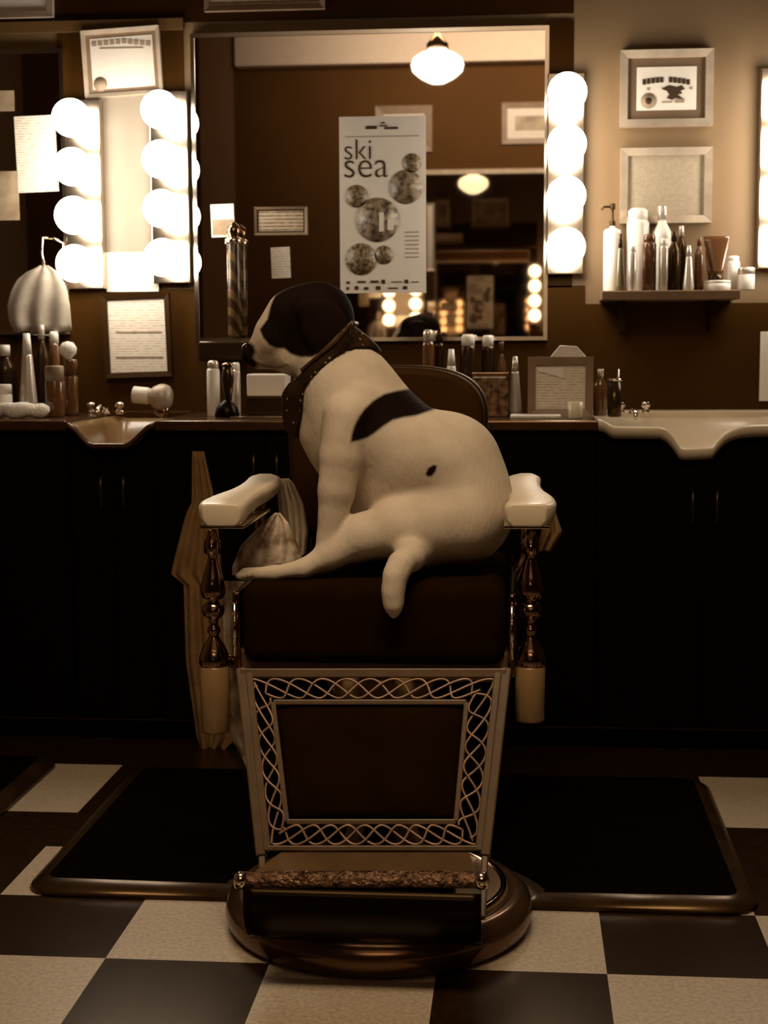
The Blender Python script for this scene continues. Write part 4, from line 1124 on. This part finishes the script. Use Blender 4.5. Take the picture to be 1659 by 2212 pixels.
s2 = dog.modifiers.new('sub', 'SUBSURF'); s2.levels = s2.render_levels = 1
_dg = bpy.context.evaluated_depsgraph_get(); _m2 = bpy.data.meshes.new_from_object(dog.evaluated_get(_dg))
dog.modifiers.clear(); dog.data = _m2; _m2.name = 'dog'
_m2.polygons.foreach_set('use_smooth', [True]*len(_m2.polygons))
# coat: dark patches with their own outlines, laid out in the dog's side plane
def to_uv(co):
    """side-plane chart of the coat (units of 1/3300 of the sitting depth)"""
    q = co-np.array([0, 0, CZ]); X = q[:, 0]; Z = q[:, 2]; k = YD/1.0
    d = np.stack([X, np.full(len(X), YD), Z], 1)
    a = d@np.array(cr); b = d@np.array(cu); c = d@np.array(fw)
    return W/2+F*a/c, H/2-F*b/c
def poly_sd(u, v, poly):
    poly = np.array(poly, float); n = len(poly); best = np.full(len(u), 1e9); inside = np.zeros(len(u), bool)
    for i in range(n):
        a, b = poly[i], poly[(i+1) % n]; e = b-a
        t = np.clip(((u-a[0])*e[0]+(v-a[1])*e[1])/(e@e), 0, 1)
        best = np.minimum(best, np.hypot(u-a[0]-t*e[0], v-a[1]-t*e[1]))
        cnd = (a[1] > v) != (b[1] > v); xx = (b[0]-a[0])*(v-a[1])/(b[1]-a[1]+1e-12)+a[0]
        inside ^= cnd & (u < xx)
    return np.where(inside, -best, best)
head_patch = [(618, 590), (611, 618), (597, 638), (590, 662), (584, 690), (567, 712), (576, 730), (590, 746), (604, 752), (622, 753), (634, 764), (657, 771), (684, 771), (703, 762), (725, 742), (762, 704), (800, 690), (800, 590)]
nose_patch = [(505, 735), (528, 736), (543, 738), (554, 746), (558, 760), (552, 772), (560, 786), (556, 794), (545, 800), (515, 800)]
saddle = [(950, 880), (935, 840), (912, 826), (895, 838), (862, 842), (838, 848), (817, 861), (802, 876), (791, 892), (781, 912), (776, 930), (774, 946), (790, 943), (807, 938), (822, 928), (838, 915), (858, 902), (880, 897), (905, 894)]
spot = [(927, 1013), (933, 1000), (944, 994), (951, 996), (948, 1008), (940, 1018), (931, 1019)]
me = dog.data; co = np.array([v.co[:] for v in me.vertices])
u_, v_ = to_uv(co)
rng = np.random.RandomState(3)
dark = np.zeros(len(co))
side = co[:, 1] < YD+0.03
for pl, soft, both in ((head_patch, 3, True), (nose_patch, 5, True), (saddle, 3, False), (spot, 2, False)):
    sdv = poly_sd(u_, v_, pl); w_ = np.clip(0.5-sdv/(2*soft), 0, 1)
    if not both: w_ = w_*(side if pl is spot else 1)
    dark = np.maximum(dark, w_)
tanf = np.clip(0.5-poly_sd(u_, v_, [(540, 738), (566, 730), (585, 752), (600, 775), (600, 800), (560, 800), (540, 800)])/24, 0, 1)*0.35
at = me.color_attributes.new('coat', 'FLOAT_COLOR', 'POINT')
base = np.array([0.68, 0.58, 0.47]); dk = np.array([0.010, 0.004, 0.0015]); brn = np.array([0.25, 0.14, 0.07])
colr = base[None]*(1-tanf[:, None])+brn[None]*tanf[:, None]
lip = np.clip(0.5-poly_sd(u_, v_, [(552, 779), (575, 788), (600, 792), (628, 786), (629, 789), (601, 797), (574, 793), (550, 784)])/6, 0, 1)*0.7  # mouth line, with brown shading under the jaw painted in
colr = colr*(1-lip[:, None])+brn[None]*0.4*lip[:, None]
colr = colr*(1-dark[:, None])+dk[None]*dark[:, None]
buf = np.ones((len(co), 4)); buf[:, :3] = colr; at.data.foreach_set('color', buf.ravel())
m = bpy.data.materials.new('short_fur'); m.use_nodes = True; nt = m.node_tree; b = nt.nodes['Principled BSDF']; b.inputs['Roughness'].default_value = 0.75
b.inputs['Specular IOR Level'].default_value = 0.08
vc = nt.nodes.new('ShaderNodeVertexColor'); vc.layer_name = 'coat'
tc = nt.nodes.new('ShaderNodeTexCoord'); mp = nt.nodes.new('ShaderNodeMapping'); mp.inputs['Scale'].default_value = (1, 1, 0.35)
n1 = nt.nodes.new('ShaderNodeTexNoise'); n1.inputs['Scale'].default_value = 160; n1.inputs['Detail'].default_value = 4
n2 = nt.nodes.new('ShaderNodeTexNoise'); n2.inputs['Scale'].default_value = 14
mx = nt.nodes.new('ShaderNodeMix'); mx.data_type = 'RGBA'; mx.blend_type = 'MULTIPLY'; mx.inputs[0].default_value = 0.5
rr = nt.nodes.new('ShaderNodeValToRGB'); rr.color_ramp.elements[0].position = .3; rr.color_ramp.elements[1].position = .6
rr.color_ramp.elements[0].color = (0.74, 0.68, 0.60, 1); rr.color_ramp.elements[1].color = (1, 1, 1, 1)
bp = nt.nodes.new('ShaderNodeBump'); bp.inputs['Strength'].default_value = 0.35; bp.inputs['Distance'].default_value = 0.004
L = nt.links
L.new(tc.outputs['Object'], mp.inputs[0]); L.new(mp.outputs[0], n1.inputs['Vector']); L.new(tc.outputs['Object'], n2.inputs['Vector'])
L.new(n2.outputs['Fac'], rr.inputs[0]); L.new(vc.outputs['Color'], mx.inputs[6]); L.new(rr.outputs['Color'], mx.inputs[7]); L.new(mx.outputs[2], b.inputs['Base Color'])
L.new(n1.outputs['Fac'], bp.inputs['Height']); L.new(bp.outputs[0], b.inputs['Normal'])
me.materials.append(m)
# nose, eyes
bm = bmesh.new(); c = J(534, 754)
bmesh.ops.create_uvsphere(bm, u_segments=20, v_segments=14, radius=1, matrix=Matrix.Translation(c) @ Matrix.Diagonal((12*PX, 16*PX, 13*PX, 1)))
bm_obj('nose', bm, 'nose', dog, True)
for s in (-1, 1):
    bm = bmesh.new(); c = J(607, 703, YD+s*0.040)
    bmesh.ops.create_uvsphere(bm, u_segments=16, v_segments=12, radius=9*PX, matrix=Matrix.Translation(c))
    bm_obj('eye', bm, 'eye', dog, True)
# bandana wrapped round the neck, knotted behind, its point on the chest
band_poly = [(763, 703), (790, 722), (815, 745), (828, 765), (806, 752), (780, 752), (756, 757), (727, 776), (704, 796), (683, 818), (668, 838), (662, 862), (656, 900), (648, 930), (642, 948), (630, 945), (616, 925), (606, 898), (604, 872), (612, 850), (628, 828), (645, 815), (662, 803), (695, 775), (733, 743)]
drapes = [('c', J(650, 850, YD-0.01), J(636, 920, YD), 38*PX, 22*PX, .02, 1), ('c', J(795, 738, YD-0.01), J(815, 752, YD), 12*PX, 8*PX, .01, 1), ('c', J(752, 722, YD), J(790, 742, YD), 34*PX, 16*PX, .015, 1)]
def band_fn(X, Y, Z):
    d = sdf(X, Y, Z, prims+drapes)-0.005
    shp = X.shape; co_ = np.stack([X.ravel(), Y.ravel(), Z.ravel()], 1); a, b_ = to_uv(co_)
    pd = poly_sd(a, b_, band_poly).reshape(shp)*PX
    return np.maximum(d, pd)
lo2 = np.array([J(596, 900)[0]-0.01, YD-0.16, J(640, 960)[2]]); hi2 = np.array([J(840, 800)[0]+0.01, YD+0.16, J(760, 690)[2]])
o = sdf_obj('bandana', band_fn, lo2, hi2, 0.0035, 'band', dog)
s = o.modifiers.new('smooth', 'SMOOTH'); s.factor = 0.5; s.iterations = 2
# thin collar above the bandana
col_poly = [(768, 692), (773, 700), (740, 740), (700, 772), (662, 803), (656, 797), (695, 766), (734, 733)]
def col_fn(X, Y, Z):
    d = sdf(X, Y, Z, prims+drapes)-0.008
    shp = X.shape; co_ = np.stack([X.ravel(), Y.ravel(), Z.ravel()], 1); a, b_ = to_uv(co_)
    return np.maximum(d, poly_sd(a, b_, col_poly).reshape(shp)*PX)
o = sdf_obj('collar', col_fn, lo2, hi2, 0.003, mat('collar_strap', (0.07, 0.032, 0.013), 0.4), dog)
s = o.modifiers.new('smooth', 'SMOOTH'); s.factor = 0.5; s.iterations = 2

# ================================================================== put every thing's origin at its base
def tree(o):
    out = [o]
    for c in o.children: out += tree(c)
    return out
bpy.context.view_layer.update()
for o in list(COL.objects):
    if o.parent or o.type not in ('EMPTY', 'MESH') or o.get('kind') == 'structure': continue
    ms = [q for q in tree(o) if q.type == 'MESH']
    if not ms: continue
    cs = np.concatenate([np.array([v.co[:] for v in q.data.vertices]) for q in ms])
    mn, mxx = cs.min(0), cs.max(0); base_ = Vector(((mn[0]+mxx[0])/2, (mn[1]+mxx[1])/2, mn[2]))
    for q in ms: q.data.transform(Matrix.Translation(-base_)); q.data.update()
    o.location = base_
    if '_base' in o: del o['_base']
